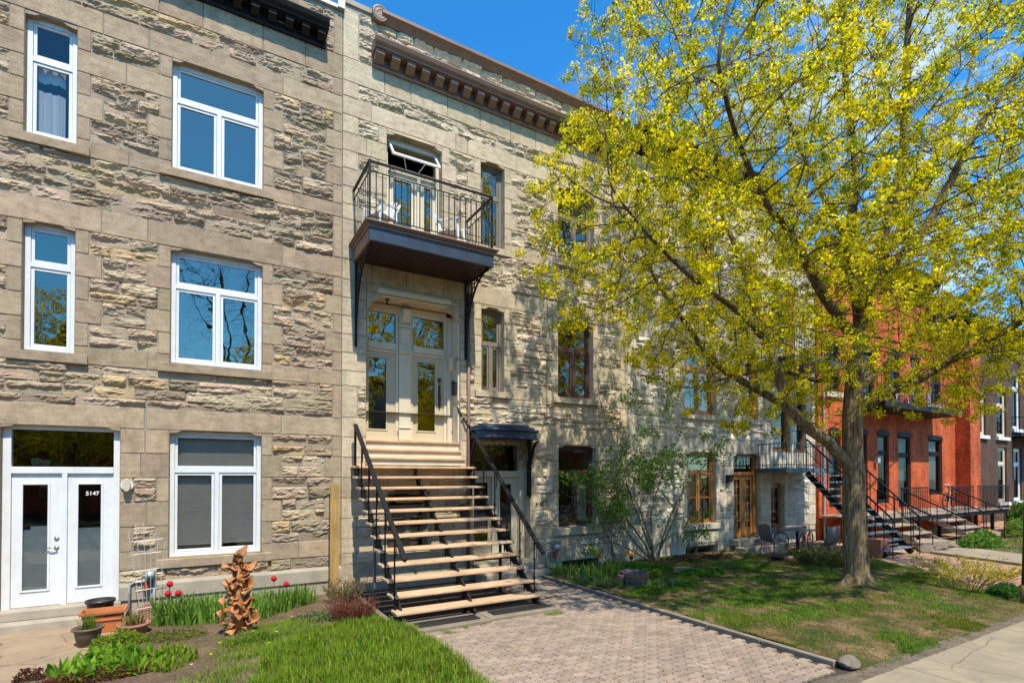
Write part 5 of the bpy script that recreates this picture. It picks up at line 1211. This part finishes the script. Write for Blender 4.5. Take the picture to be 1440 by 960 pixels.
# plants in pots
def potplant(x,y,z,n,h,w,r,cols,pname,lab,lean=.5):
    a=rs.uniform(0,6.28,n); q=r*np.sqrt(rs.rand(n)); P=np.stack([x+q*np.cos(a),y+q*np.sin(a),np.full(n,z)],1)
    V,F=blades(P,rs.uniform(h*.6,h*1.2,n),np.full(n,w),rs.uniform(0,6.28,n),rs.uniform(-lean*.3,lean,n),rs.uniform(0,.6,n),3,taper=2)
    o=quads_obj(pname,V,F,bcol(n,3,cols,rs),M['leaf']); tag(o,lab,'plant'); return center_mesh(o,(x,y,z))
potplant(-1.31,-1.50,.205,90,.24,.008,.08,[(.10,.20,.03),(.15,.24,.03)],'chives','tuft of thin green chives growing in the dark brown pot')
potplant(-.85,-1.27,.15,45,.20,.022,.12,[(.14,.22,.04),(.22,.24,.05),(.20,.12,.05)],'bulb_sprouts','green bulb sprouts growing in the terracotta bowl',.7)
# left bed
YG=[(.27,.36,.03),(.20,.31,.025),(.33,.38,.06)]
straps('leafy_sprouts',[(-1.45,-2.75),(-1.1,-2.1),(-.6,-2.35),(-.35,-2.9),(-.75,-3.2),(-1.2,-3.1)],330,.19,.075,[(.20,.36,.025),(.15,.29,.02),(.26,.42,.04)],'broad bright green leaves fanning over the path edge',lean=.9,curl=1.0)
straps('leafy_sprouts',[(-.55,-2.5),(-.2,-2.4),(.0,-2.9),(-.3,-3.3),(-.7,-3.2)],260,.15,.03,YG,'yellow green sprouts right of the broad leaves',lean=.6)
leafy('low_sedum','dense yellow green sedum in front of the terracotta bowl','plant',(-.92,-1.78,0),.33,.2,.17,1500,.045,YG,seed=3,kind='stuff')
leafy('low_sedum','thin yellow green sedum between the bowl and the tulips','plant',(-.35,-1.75,0),.42,.28,.10,1100,.04,[(.24,.30,.04),(.22,.20,.08)],seed=4,kind='stuff')
leafy('low_sedum','low green clump at the foot of the clay sculpture','plant',(.55,-2.5,0),.35,.22,.10,1100,.04,[(.16,.28,.03),(.22,.32,.03)],seed=5,kind='stuff')
leafy('red_foliage','reddish brown leafy perennial at the bottom left corner','plant',(-1.0,-3.1,0),.55,.18,.12,1500,.045,[(.20,.06,.03),(.12,.05,.03),(.20,.15,.04)],seed=6,kind='stuff')
leafy('red_foliage','dark reddish shoots at the very left of the path','plant',(-1.62,-2.75,0),.14,.12,.14,260,.045,[(.16,.05,.03),(.12,.06,.03)],seed=7,kind='stuff')
V0=[(.15,.12),(.2,.05)]
def twiggy(name,label,c,r,h,n,leafn,col,seed,mat='bark',lcol=None,ls=.04,spread=.6,thick=.006,cat='shrub'):
    t=thing(name,label,cat,(c[0],c[1],0)); g=random.Random(seed); b=MB(); tips=[]
    for i in range(n):
        a=g.uniform(0,6.28); q=r*math.sqrt(g.random()); x,y=c[0]+q*.5*math.cos(a),c[1]+q*.5*math.sin(a); hh=h*g.uniform(.6,1.1)
        p=[(x,y,0)]; 
        for k in range(1,5):
            f=k/4; p.append((x+math.cos(a)*q*spread*f+g.uniform(-.02,.02),y+math.sin(a)*q*spread*f+g.uniform(-.02,.02),hh*f))
        b.tube(p,[thick*(1-.6*k/4) for k in range(5)],4,cap=False); tips+=[(Vector(p[k])) for k in (2,3,4)]
    b.build('stems',M[mat] if isinstance(mat,str) else mat,t)
    r_=np.random.RandomState(seed); T=np.array([tuple(v) for v in tips]); P=T[r_.choice(len(T),leafn)]+r_.normal(size=(leafn,3))*.025*max(1,h*2)
    P[:,2]=np.abs(P[:,2]); leafquads('leaves',P,ls,lcol,t,None,None,None,r_); return t
mred=mat_plain('red_stems',(.17,.045,.03),.7,bmp=.2)
twiggy('red_stemmed_perennial','clump of upright dark red shoots beside the stair foot',(2.02,-2.10),.42,.30,330,900,None,31,mred,[(.16,.045,.03),(.22,.10,.05)],.035,.5,.005)
twiggy('dried_shrub','brownish budding shrub at the foot of the timber plank',(2.15,-.95),.32,.38,120,1300,None,32,'bark',[(.20,.13,.07),(.18,.18,.06),(.24,.17,.10)],.035,.8)
leafy('grey_perennial','pale grey green perennial patch left of the red shoots','plant',(1.55,-1.75,0),.35,.25,.12,700,.04,[(.28,.30,.16),(.20,.24,.12)],seed=33,kind='stuff')
def daisies(name,label,spots,cat='flower'):
    b=MB()
    for x,y in spots:
        z=float(zbed(np.array(x),np.array(y)))+.05
        for k in range(8): a=k*math.pi/4; b.add([(x,y,z+.01),(x+.012*math.cos(a-.35),y+.012*math.sin(a-.35),z+.012),(x+.022*math.cos(a),y+.022*math.sin(a),z+.006),(x+.012*math.cos(a+.35),y+.012*math.sin(a+.35),z+.012)],[(0,1,2,3)])
    o=b.build(name,M['dandelion']); tag(o,label,cat,kind='stuff')
M['dandelion']=mat_plain('dandelion_yellow',(.80,.62,.02),.6,bmp=0)
daisies('dandelions','yellow dandelion heads scattered in the grass around the sculpture',[(.2,-2.6),(.1,-3.0),(.62,-2.2),(1.2,-1.6),(.9,-2.4),(.35,-2.2),(.75,-2.9),(-.1,-3.3),(2.62,-3.9),(2.75,-3.75),(1.0,-3.0)])
# right garden ground cover
gc=[(.075,.20,.02),(.11,.25,.025),(.16,.29,.03)]
straps('garden_perennials',[(6.7,-.5),(8.6,-.5),(8.9,-1.4),(7.6,-1.7),(6.75,-1.2)],420,.26,.03,TC,'strappy green leaves below the basement window',zf=zlawn,lean=.7)
straps('garden_perennials',[(6.72,-1.3),(7.4,-1.9),(7.1,-2.7),(6.7,-2.3)],170,.20,.03,[(.17,.25,.10),(.12,.2,.05)],'grey green strappy leaves along the driveway edging',zf=zlawn,lean=.8)
for c,rx,ry,h,n,s,l in (((8.6,-1.45,0),1.0,.55,.20,3600,41,'bright green ground cover mound behind the half barrel'),((9.5,-2.3,0),.9,.35,.13,2300,42,'bright green ground cover patch around the flat stone'),((7.9,-2.9,0),.9,.3,.10,1700,43,'low green patch in front of the half barrel')): leafy('ground_cover',l,'ground cover',c,rx,ry,h,n,.055,gc,seed=s,kind='stuff')
straps('garden_perennials',[(7.5,-2.75),(8.3,-2.65),(8.2,-3.1),(7.6,-3.15)],80,.22,.028,[(.17,.25,.12),(.12,.2,.05)],'blue green strappy leaves in front of the half barrel',zf=zlawn,lean=.8)
leafy('leaf_litter','brown dead leaves along the foot of the stone wall','leaf litter',(11.2,-.75,0),1.7,.45,.06,3200,.05,[(.16,.08,.04),(.10,.055,.035),(.22,.14,.08)],seed=44,kind='stuff',up=.2,asp=.7)
rr=np.random.RandomState(77); q=pts_in(LAWN,5200,rr); leafquads('fallen_litter',np.stack([q[:,0],q[:,1],zlawn(q[:,0],q[:,1])+.01],1),.028,[(.30,.24,.10),(.16,.10,.05),(.35,.33,.06)],None,'fallen blossoms and dead leaf bits over the lawn','leaf litter','stuff',rr,up=.1,asp=.7)
q=pts_in(BED,1700,rr); leafquads('fallen_litter',np.stack([q[:,0],q[:,1],zbed(q[:,0],q[:,1])+.01],1),.03,[(.30,.22,.13),(.16,.10,.05),(.40,.33,.2)],None,'dead leaf bits over the left garden bed','leaf litter','stuff',rr,up=.1,asp=.6)
q=pts_in([(2.6,-7.1),(6.4,-7.1),(6.4,-.8),(5.2,-.8),(5.2,-3.2),(2.6,-3.4)],260,rr); leafquads('fallen_litter',np.stack([q[:,0],q[:,1],np.full(len(q),.006)],1),.022,[(.30,.28,.08),(.20,.13,.07)],None,'small fallen bits over the paver driveway','leaf litter','stuff',rr,up=.05,asp=.6)
# shrubs
twiggy('small_shrub','small dark green shrub on the lawn edge in front of the patio chairs',(13.0,-2.95),.5,.42,110,1800,None,51,'bark',[(.11,.17,.03),(.17,.22,.05),(.08,.12,.03)],.06,.9)
twiggy('small_shrub','small yellow flowering shrub just left of the maple trunk',(13.6,-3.35),.5,.26,90,1300,None,52,'bark',[(.45,.42,.03),(.28,.30,.03)],.05,.9)
twiggy('forsythia','yellow forsythia bush with bare stems between lawn and brick driveway',(12.75,-5.95),.55,.70,22,520,None,53,'bark',[(.60,.50,.03),(.45,.42,.04)],.045,1.0)
twiggy('forsythia','dense golden shrub right behind the bare stemmed forsythia',(13.75,-5.75),.75,.45,60,2200,None,54,'bark',[(.62,.48,.02),(.45,.40,.03)],.05,1.0)
leafy('green_perennial','low dark green perennial left of the green street pole','plant',(12.9,-6.55,0),.45,.25,.20,1400,.07,[(.05,.15,.025),(.08,.2,.03)],seed=55)
leafy('ground_cover','bright green leafy clump in front of the wooden porch steps','plant',(20.8,-3.6,0),1.1,.4,.42,2200,.12,[(.12,.26,.03),(.17,.30,.05)],seed=56)
leafy('garden_shrub','rounded bright green shrub past the end of the wooden porch','shrub',(28.6,-2.9,0),1.6,.9,1.5,5200,.13,[(.09,.20,.03),(.13,.26,.04)],seed=57)
leafy('garden_shrub','loose green shrub with low yellow green leaves by the right path','shrub',(25.8,-3.3,0),1.3,.6,.7,2600,.11,[(.14,.26,.04),(.24,.3,.06)],seed=58)
leafy('garden_shrub','dark green hedge far down the street at the right edge','shrub',(34.5,-3.4,0),3.2,1.3,1.8,5200,.16,[(.06,.14,.03),(.10,.2,.04)],seed=59)
grass('far_grass',[(20.3,-3.6),(34,-3.2),(34,-7),(18.6,-7),(19.6,-5.6)],9000,lambda X,Y:X*0+.03,.10,.02,[(.12,.22,.02),(.2,.27,.04)],clump_noise(.7,.42),2,'far grass strip beside the right path',lean=.9)
# ================================================================ MAPLE
def camray(x,y):
    f=743.;yaw=R(30.33);pi_=R(.71);u=(x-720)/f;v=-(y-658)/f
    fw=Vector((math.sin(yaw)*math.cos(pi_),math.cos(yaw)*math.cos(pi_),math.sin(pi_)));rt=Vector((math.cos(yaw),-math.sin(yaw),0));up=rt.cross(fw)
    return fw+rt*u+up*v
def at(x,y,Y):
    d=camray(x,y);k=(Y+10.4)/d.y; return Vector((k*d.x,Y,2.25+k*d.z))
LIMBS=[ # (parent limb or None, points, r0, r1)
 ([(10.87,-4.96,.0),(10.85,-4.96,.6),(10.80,-4.95,1.4),(10.79,-4.95,2.3),(10.76,-4.95,3.1),(10.79,-4.96,3.8),(10.86,-4.98,4.4)],.215,.155),
 ([at(1199,655,-4.95),at(1165,622,-4.85),at(1140,605,-4.75),at(1110,572,-4.6),at(1092,520,-4.4),at(1078,470,-4.3),at(1058,420,-4.1),at(1040,360,-3.9),at(1012,290,-3.8),at(1000,200,-3.7)],.13,.025),
 ([at(1110,572,-4.6),at(1060,545,-4.1),at(1005,510,-3.5),at(968,460,-3.1),at(924,397,-2.8),at(893,329,-2.6),at(865,290,-2.5)],.09,.02),
 ([at(1085,495,-4.35),at(1040,440,-4.6),at(985,400,-4.9),at(930,350,-5.1),at(870,280,-5.3)],.07,.02),
 ([at(1205,500,-5),at(1208,443,-5),at(1195,365,-5),at(1197,312,-5),at(1203,234,-4.9),at(1190,120,-4.8),at(1180,-60,-4.8)],.13,.04),
 ([at(1204,480,-5),at(1155,412,-5.3),at(1120,340,-5.6),at(1080,290,-5.9),at(1035,190,-6.2),at(1010,90,-6.5)],.11,.025),
 ([at(1208,462,-5),at(1222,400,-5.1),at(1245,323,-5.3),at(1266,245,-5.4),at(1271,198,-5.4),at(1276,60,-5.6),at(1290,-120,-5.7)],.14,.03),
 ([at(1225,395,-5.15),at(1292,333,-5.6),at(1334,260,-5.9),at(1375,182,-6.2),at(1433,99,-6.4),at(1480,20,-6.6)],.11,.03),
 ([at(1203,588,-4.98),at(1240,557,-5.3),at(1290,535,-5.6),at(1340,505,-5.9),at(1390,478,-6.2),at(1440,450,-6.4),at(1520,400,-6.6)],.10,.03),
 ([at(1204,545,-4.98),at(1257,503,-4.6),at(1317,453,-4.2),at(1365,430,-3.9),at(1430,390,-3.5)],.085,.02),
 ([at(1200,530,-4.9),at(1150,535,-4.4),at(1090,520,-3.9),at(1030,530,-3.3),at(970,545,-2.8)],.07,.015),
 ([at(1196,350,-5),at(1150,260,-4.2),at(1110,170,-3.8),at(1080,60,-3.6)],.08,.02),
 ([at(1250,310,-5.3),at(1320,210,-4.6),at(1360,120,-4.2),at(1380,0,-4.0)],.08,.02),
]
def grow(seed=4):
    P=[];par=[];fix=[]
    def addn(p,q,r): P.append(Vector(p));par.append(q);fix.append(r);return len(P)-1
    for li,(pts,r0,r1) in enumerate(LIMBS):
        pts=[Vector(p) for p in pts]
        if li==0: prev=-1
        else:
            prev=min(range(len(P)),key=lambda i:(P[i]-pts[0]).length); pts=pts[1:] if (P[prev]-pts[0]).length<.6 else pts
            pts=[P[prev]]+pts
        tot=sum((pts[i+1]-pts[i]).length for i in range(len(pts)-1)); run=0
        for i in range(len(pts)-1):
            # catmull-rom
            p0=pts[max(i-1,0)];p1=pts[i];p2=pts[i+1];p3=pts[min(i+2,len(pts)-1)]; L_=(p2-p1).length; n=max(1,int(L_/.22))
            for k in range(n+1 if (i==0 and li==0) else n):
                t=(k if (i==0 and li==0) else k+1)/n
                t=min(t,1); q=.5*((2*p1)+(-p0+p2)*t+(2*p0-5*p1+4*p2-p3)*t*t+(-p0+3*p1-3*p2+p3)*t**3)
                rr=(r0+(r1-r0)*((run+L_*t)/tot))*(1 if li==0 else .86)
                prev=addn(q,prev,rr)
            run+=L_
    g=np.random.RandomState(seed)
    def ell(n,c,r,hol=.0):
        d=g.normal(size=(n,3));d/=np.linalg.norm(d,axis=1)[:,None]; q=(hol+(1-hol)*g.rand(n))**(1/2.4); return np.array(c)+d*np.array(r)*q[:,None]
    A_=np.concatenate([ell(8800,(11.0,-5.1,8.9),(6.5,4.9,5.3),.1),ell(3000,(8.1,-4.6,6.1),(4.2,3.4,2.6),.1),ell(2200,(13.6,-6.0,6.3),(3.8,2.8,2.9)),ell(450,(9.6,-4.3,3.9),(2.2,1.9,1.1)),ell(350,(14.5,-5.2,4.6),(2.4,2.2,1.2))])
    dc=np.hypot(A_[:,0],A_[:,1]+10.4)
    keep=(A_[:,1]<-.55)&(A_[:,2]>2.9)&(dc>3.4)&(A_[:,1]>-9.4)
    # thin the crown into clumps with gaps
    cl=np.array([fbm(np.array([a[0]*.75+a[2]*.4]),np.array([a[1]*.75+a[2]*.55]),3)[0] for a in A_]); keep&=(cl>.38+.12*g.rand(len(A_)))
    A_=A_[keep]; A_=A_[:]
    step=.20;ki=.27;inf=2.2
    alive=np.ones(len(A_),bool)
    for it in range(110):
        kd=kdtree.KDTree(len(P))
        for i,p in enumerate(P): kd.insert(p,i)
        kd.balance(); acc={}
        for j in np.where(alive)[0]:
            a=Vector(A_[j]); co,i,d=kd.find(a)
            if d<ki: alive[j]=False; continue
            if d<inf or it<12: acc.setdefault(i,Vector((0,0,0))); acc[i]+= (a-co).normalized()
        if not acc: break
        new=0
        for i,v in acc.items():
            if i<6: continue
            if v.length<1e-3: continue
            d=v.normalized()
            if par[i]>=0: d=(d+.35*(P[i]-P[par[i]]).normalized()+Vector(g.normal(size=3).tolist())*.10+Vector((0,0,.05))).normalized()
            q=P[i]+d*step
            if kd.find(q)[2]<step*.45: continue
            addn(q,i,0); new+=1
        if new==0: break
    return P,par,fix
P_,par_,fix_=grow()
n_=len(P_); ch=[[] for _ in range(n_)]
for i,p in enumerate(par_):
    if p>=0: ch[p].append(i)
# radii (pipe model)
rad=[0]*n_
for i in range(n_-1,-1,-1):
    if not ch[i]: rad[i]=.0052
    else: rad[i]=sum(rad[c]**2.25 for c in ch[i])**(1/2.25)
for i in range(n_): 
    if fix_[i]>0: rad[i]=fix_[i]
    elif par_[i]>=0: rad[i]=min(rad[i],rad[par_[i]]*.92,.055)
for i in range(n_):
    if par_[i]>=0 and fix_[i]==0: rad[i]=min(rad[i],rad[par_[i]])
mt=thing('maple_tree','big maple tree with grey furrowed trunk and yellow green spring blossom on the lawn','tree',(10.87,-4.96,0))
bb=MB(); tk=MB(); done=[False]*n_; g2=random.Random(3)
stack=[(0,None)]
while stack:
    s,pr=stack.pop(); chain=[s]; cur=s
    while ch[cur]:
        c=sorted(ch[cur],key=lambda k:-rad[k]); 
        for o in c[1:]: stack.append((o,cur))
        cur=c[0]; chain.append(cur)
    ids=([pr] if pr is not None else [])+chain
    pts=[P_[i] for i in ids]; rs_=[rad[i] for i in ids]
    if pr is not None: rs_[0]=min(rs_[0],rs_[1]*1.35)
    if len(pts)<2: continue
    big=max(rs_)
    if pr is None: rs_[:3]=[rs_[0]*1.2,rs_[1]*1.06,rs_[2]*1.0]; pts[0]=pts[0]-Vector((0,0,.05))
    (tk if big>.14 else bb).tube(pts,rs_,24 if big>.14 else 10 if big>.05 else 6 if big>.02 else 4,cap=False,jit=.05 if big>.14 else 0,rn=g2)
# root flare
for a,l,w in ((2.9,.6,.10),(3.7,.08,.08),(4.5,.12,.085),(5.2,.16,.085),(6.0,.12,.08),(.5,.1,.08),(1.6,.1,.08)):
    c,s=math.cos(a),math.sin(a); tk.tube([(10.87+.10*c,-4.96+.10*s,.5),(10.87+.19*c,-4.96+.19*s,.24),(10.87+(.22+l*.35)*c,-4.96+(.22+l*.35)*s,.10),(10.87+(.24+l)*c,-4.96+(.24+l)*s,-.02)],[w*.8,w,w*.8,w*.35],10,cap=False)
tk.build('trunk',M['bark'],mt,smooth=True); bb.build('branches',M['bark_shaded'],mt,smooth=True)
# foliage: each thin twig node carries round tufts of small blossoms and unfolding leaves
gr=np.random.RandomState(9)
thin=[i for i in range(n_) if fix_[i]==0 and rad[i]<.0125]
TC_=[];TS=[]
tw=MB()
for i in thin:
    tip=not ch[i]
    k=3 if tip else (1 if gr.rand()<.85 else 0)
    for _ in range(k):
        d=Vector(gr.normal(size=3).tolist()); d.z=abs(d.z)*.6+.1; d.normalize(); l=gr.uniform(.04,.26)
        q=P_[i]+d*l; tw.tube([P_[i],q],[.004,.003],3,cap=False); TC_.append(tuple(q)); TS.append(gr.uniform(.6,1.25)*(1.1 if tip else .85))
tw.build('twigs',M['bark_shaded'],mt)
TC_=np.array(TC_);TS=np.array(TS); print('tree nodes',n_,'tufts',len(TC_))
K=42; m=len(TC_)
kinds=gr.rand(m)  # whole-tuft hue
tint=np.where(kinds[:,None]<.60,np.array([[1.0,.84,.012]]),np.where(kinds[:,None]<.90,np.array([[.82,.74,.014]]),np.array([[.36,.43,.03]])))
tint=tint*gr.uniform(.85,1.15,(m,1))
d=gr.normal(size=(m,K,3)); d/=np.linalg.norm(d,axis=2)[:,:,None]; rr_=gr.rand(m,K)**.4
cen=(TC_[:,None,:]+d*(rr_*.092*TS[:,None])[:,:,None]).reshape(-1,3); nn0=(d+gr.normal(size=d.shape)*.55).reshape(-1,3); nn0/=np.linalg.norm(nn0,axis=1)[:,None]; dd=gr.normal(size=nn0.shape); dd-=nn0*(dd*nn0).sum(1)[:,None]; dd/=np.linalg.norm(dd,axis=1)[:,None]
e=np.cross(nn0,dd); nn=nn0
s=(gr.uniform(.022,.056,m*K)*np.repeat(TS,K))[:,None]
V=np.stack([cen,cen+dd*s*.5+e*s*.36+nn*s*.12,cen+dd*s,cen+dd*s*.5-e*s*.36+nn*s*.12],1).reshape(-1,3)
col=np.repeat(tint,K,axis=0)*gr.uniform(.72,1.25,(m*K,1)); hue=gr.rand(m*K); col[hue<.05]=np.array([.38,.16,.03]); col[(hue>.05)&(hue<.20)]=np.array([.20,.28,.03])
quads_obj('crown',V,np.arange(len(V)).reshape(-1,4),np.repeat(col,4,axis=0),M['leaf'],mt)
for x,y,rz,sc,l in ((-6,-25,1.1,.85,'tall street tree across the road mirrored in the left windows'),(5.5,-24.5,2.6,.8,'street tree across the road mirrored in the glazed twin doors'),(-17,-24,4.,.9,'street tree across the road farthest to the left'),(17,-25,5.,.85,'street tree across the road opposite the maple'),(1.2,-26.5,.4,1.2,'bare branched street tree mirrored in the wide second floor window')):
    t=thing('street_tree',l,'tree',(x,y,-.1),'street trees across the road' if y<-20 else None); 
    for c_ in [o for o in C.objects if o.parent==mt]:
        if c_.name.startswith('twigs') or (sc==1.2 and c_.name.startswith('crown')): continue
        q=c_.copy(); C.objects.link(q); q.parent=t
    t.rotation_euler=(0,0,rz); t.scale=(sc,)*3
# ================================================================ LILAC against the wall
def shrub(name,label,base,stems,leafn,ls,cols,seed,rad0=.028):
    t=thing(name,label,'shrub',base); g=random.Random(seed); b=MB(); tips=[]
    def branch(p,d,l,r,dep):
        pts=[p]; rs=[r]; n=6
        for k in range(n):
            d=(d+Vector((g.gauss(0,.14),g.gauss(0,.10),g.gauss(0,.10)+.03))).normalized(); p=p+d*(l/n); 
            if p.y>-.12: p.y=-.12; d.y=-abs(d.y)
            pts.append(p); rs.append(r*(1-.55*(k+1)/n))
            if dep>0 and k>=2 and g.random()<.75:
                s=Vector((g.gauss(0,1),g.gauss(0,.6),g.gauss(.2,.6))).normalized(); branch(p,(d*.7+s*.8).normalized(),l*g.uniform(.35,.6),rs[-1]*.6,dep-1)
            if dep<=1 and k>=2: tips.append(p)
        b.tube(pts,rs,6,cap=False); tips.append(p)
    for (dx,dz,l) in stems: branch(Vector(base)+Vector((g.uniform(-.12,.12),g.uniform(-.08,.08),0)),Vector((dx,g.uniform(-.1,.05),dz)).normalized(),l,rad0*g.uniform(.7,1.1),3)
    b.build('stems',M['bark'],t,smooth=True); r_=np.random.RandomState(seed); T=np.array([tuple(v) for v in tips]); P=T[r_.choice(len(T),leafn)]+r_.normal(size=(leafn,3))*.07; P[:,1]=np.minimum(P[:,1],-.06)
    leafquads('leaves',P,ls,cols,t,None,None,None,r_,asp=.62,up=.8); return t
shrub('lilac_bush','tall lilac bush with thin bare stems and fresh green leaves against the stone wall',(10.1,-.45,0),[(-.75,.75,2.2),(-.45,1,2.6),(-.15,1,2.9),(.1,1,2.9),(.25,1,2.6),(.45,1,2.2),(-.95,.5,2.5),(-.3,1,2.2)],4200,.075,[(.16,.30,.035),(.24,.38,.05),(.10,.19,.03)],61)
shrub('small_shrub','green bush with pale leaves in front of the ground floor window right of the canopy',(8.75,-.5,.0),[(-.3,1,1.5),(-.1,1,1.4),(-.45,1,1.6)],900,.07,[(.15,.28,.035),(.20,.33,.05)],62,.018)
shrub('small_shrub','low light green shrub at the right foot of the lilac bush',(11.2,-.5,0),[(.2,1,.9),(-.2,1,.9),(.5,1,.8)],900,.06,[(.22,.32,.06),(.15,.25,.04)],63,.012)
# ================================================================ CAMERA, SKY, SUN
sc=bpy.context.scene
cd=bpy.data.cameras.new('camera'); cam=bpy.data.objects.new('camera',cd); C.objects.link(cam); sc.camera=cam
cd.lens=36*743/1440; cd.sensor_width=36; cd.sensor_fit='HORIZONTAL'; cd.shift_x=0; cd.shift_y=(658-480)/1440; cd.clip_start=.05; cd.clip_end=2000
cam.location=(0,-10.4,2.25); cam.rotation_euler=(R(90.71),0,R(-30.33))
EL=59; AZ=R(180+4)   # sun stands in front of the facade, a little to its left
sun_dir=Vector((math.sin(AZ)*math.cos(R(EL)),math.cos(AZ)*math.cos(R(EL)),math.sin(R(EL))))
sl=bpy.data.lights.new('sun','SUN'); sl.energy=3.9; sl.angle=R(.53); sl.color=(1,.93,.77); so=bpy.data.objects.new('sun',sl); C.objects.link(so)
so.rotation_euler=sun_dir.to_track_quat('Z','Y').to_euler(); so.location=(0,-20,30)
w=bpy.data.worlds.new('World'); sc.world=w; w.use_nodes=True; nt=w.node_tree
for n in list(nt.nodes): nt.nodes.remove(n)
sk=N(nt,'ShaderNodeTexSky'); sk.sky_type='NISHITA'; sk.sun_disc=False; sk.sun_elevation=R(EL); sk.sun_rotation=AZ; sk.air_density=1.0; sk.dust_density=.3; sk.ozone_density=3.0; sk.altitude=0
hs=N(nt,'ShaderNodeHueSaturation'); hs.inputs['Saturation'].default_value=1.12; hs.inputs['Value'].default_value=1.0; L(nt,mixc(nt,'MULTIPLY',1.0,sk.outputs[0],(.60,1.00,1.22,1)),hs.inputs['Color'])
tc=N(nt,'ShaderNodeTexCoord'); mp=N(nt,'ShaderNodeMapping'); mp.inputs['Scale'].default_value=(1.2,1.2,3.2); mp.inputs['Rotation'].default_value=(0,.3,.5); L(nt,tc.outputs['Generated'],mp.inputs[0])
cn_=noise(nt,mp.outputs[0],2.6,8,.62,.8); cr=ramp(nt,cn_,[(.50,(0,0,0)),(.74,(1,1,1))])
# clouds gather low over the far end of the street
sx=N(nt,'ShaderNodeSeparateXYZ'); L(nt,tc.outputs['Generated'],sx.inputs[0])
mr=N(nt,'ShaderNodeMapRange'); mr.inputs[1].default_value=.45; mr.inputs[2].default_value=.85; L(nt,sx.outputs[0],mr.inputs[0])
mm=N(nt,'ShaderNodeMath',operation='MULTIPLY'); L(nt,cr,mm.inputs[0]); L(nt,mr.outputs[0],mm.inputs[1])
m2=mulf(nt,mm.outputs[0],.8); cc=mixc(nt,'MIX',m2,hs.outputs[0],(7.5,8.0,8.6,1))
bg=N(nt,'ShaderNodeBackground'); bg.inputs[1].default_value=.145; L(nt,cc,bg.inputs[0]); wo=N(nt,'ShaderNodeOutputWorld'); L(nt,bg.outputs[0],wo.inputs[0])
vs=sc.view_settings; vs.view_transform='Standard'; vs.look='None'; vs.gamma=1; vs.exposure=.74; vs.use_curve_mapping=False
sc.cycles.max_bounces=8; sc.cycles.transparent_max_bounces=16; sc.cycles.caustics_reflective=False; sc.cycles.caustics_refractive=False
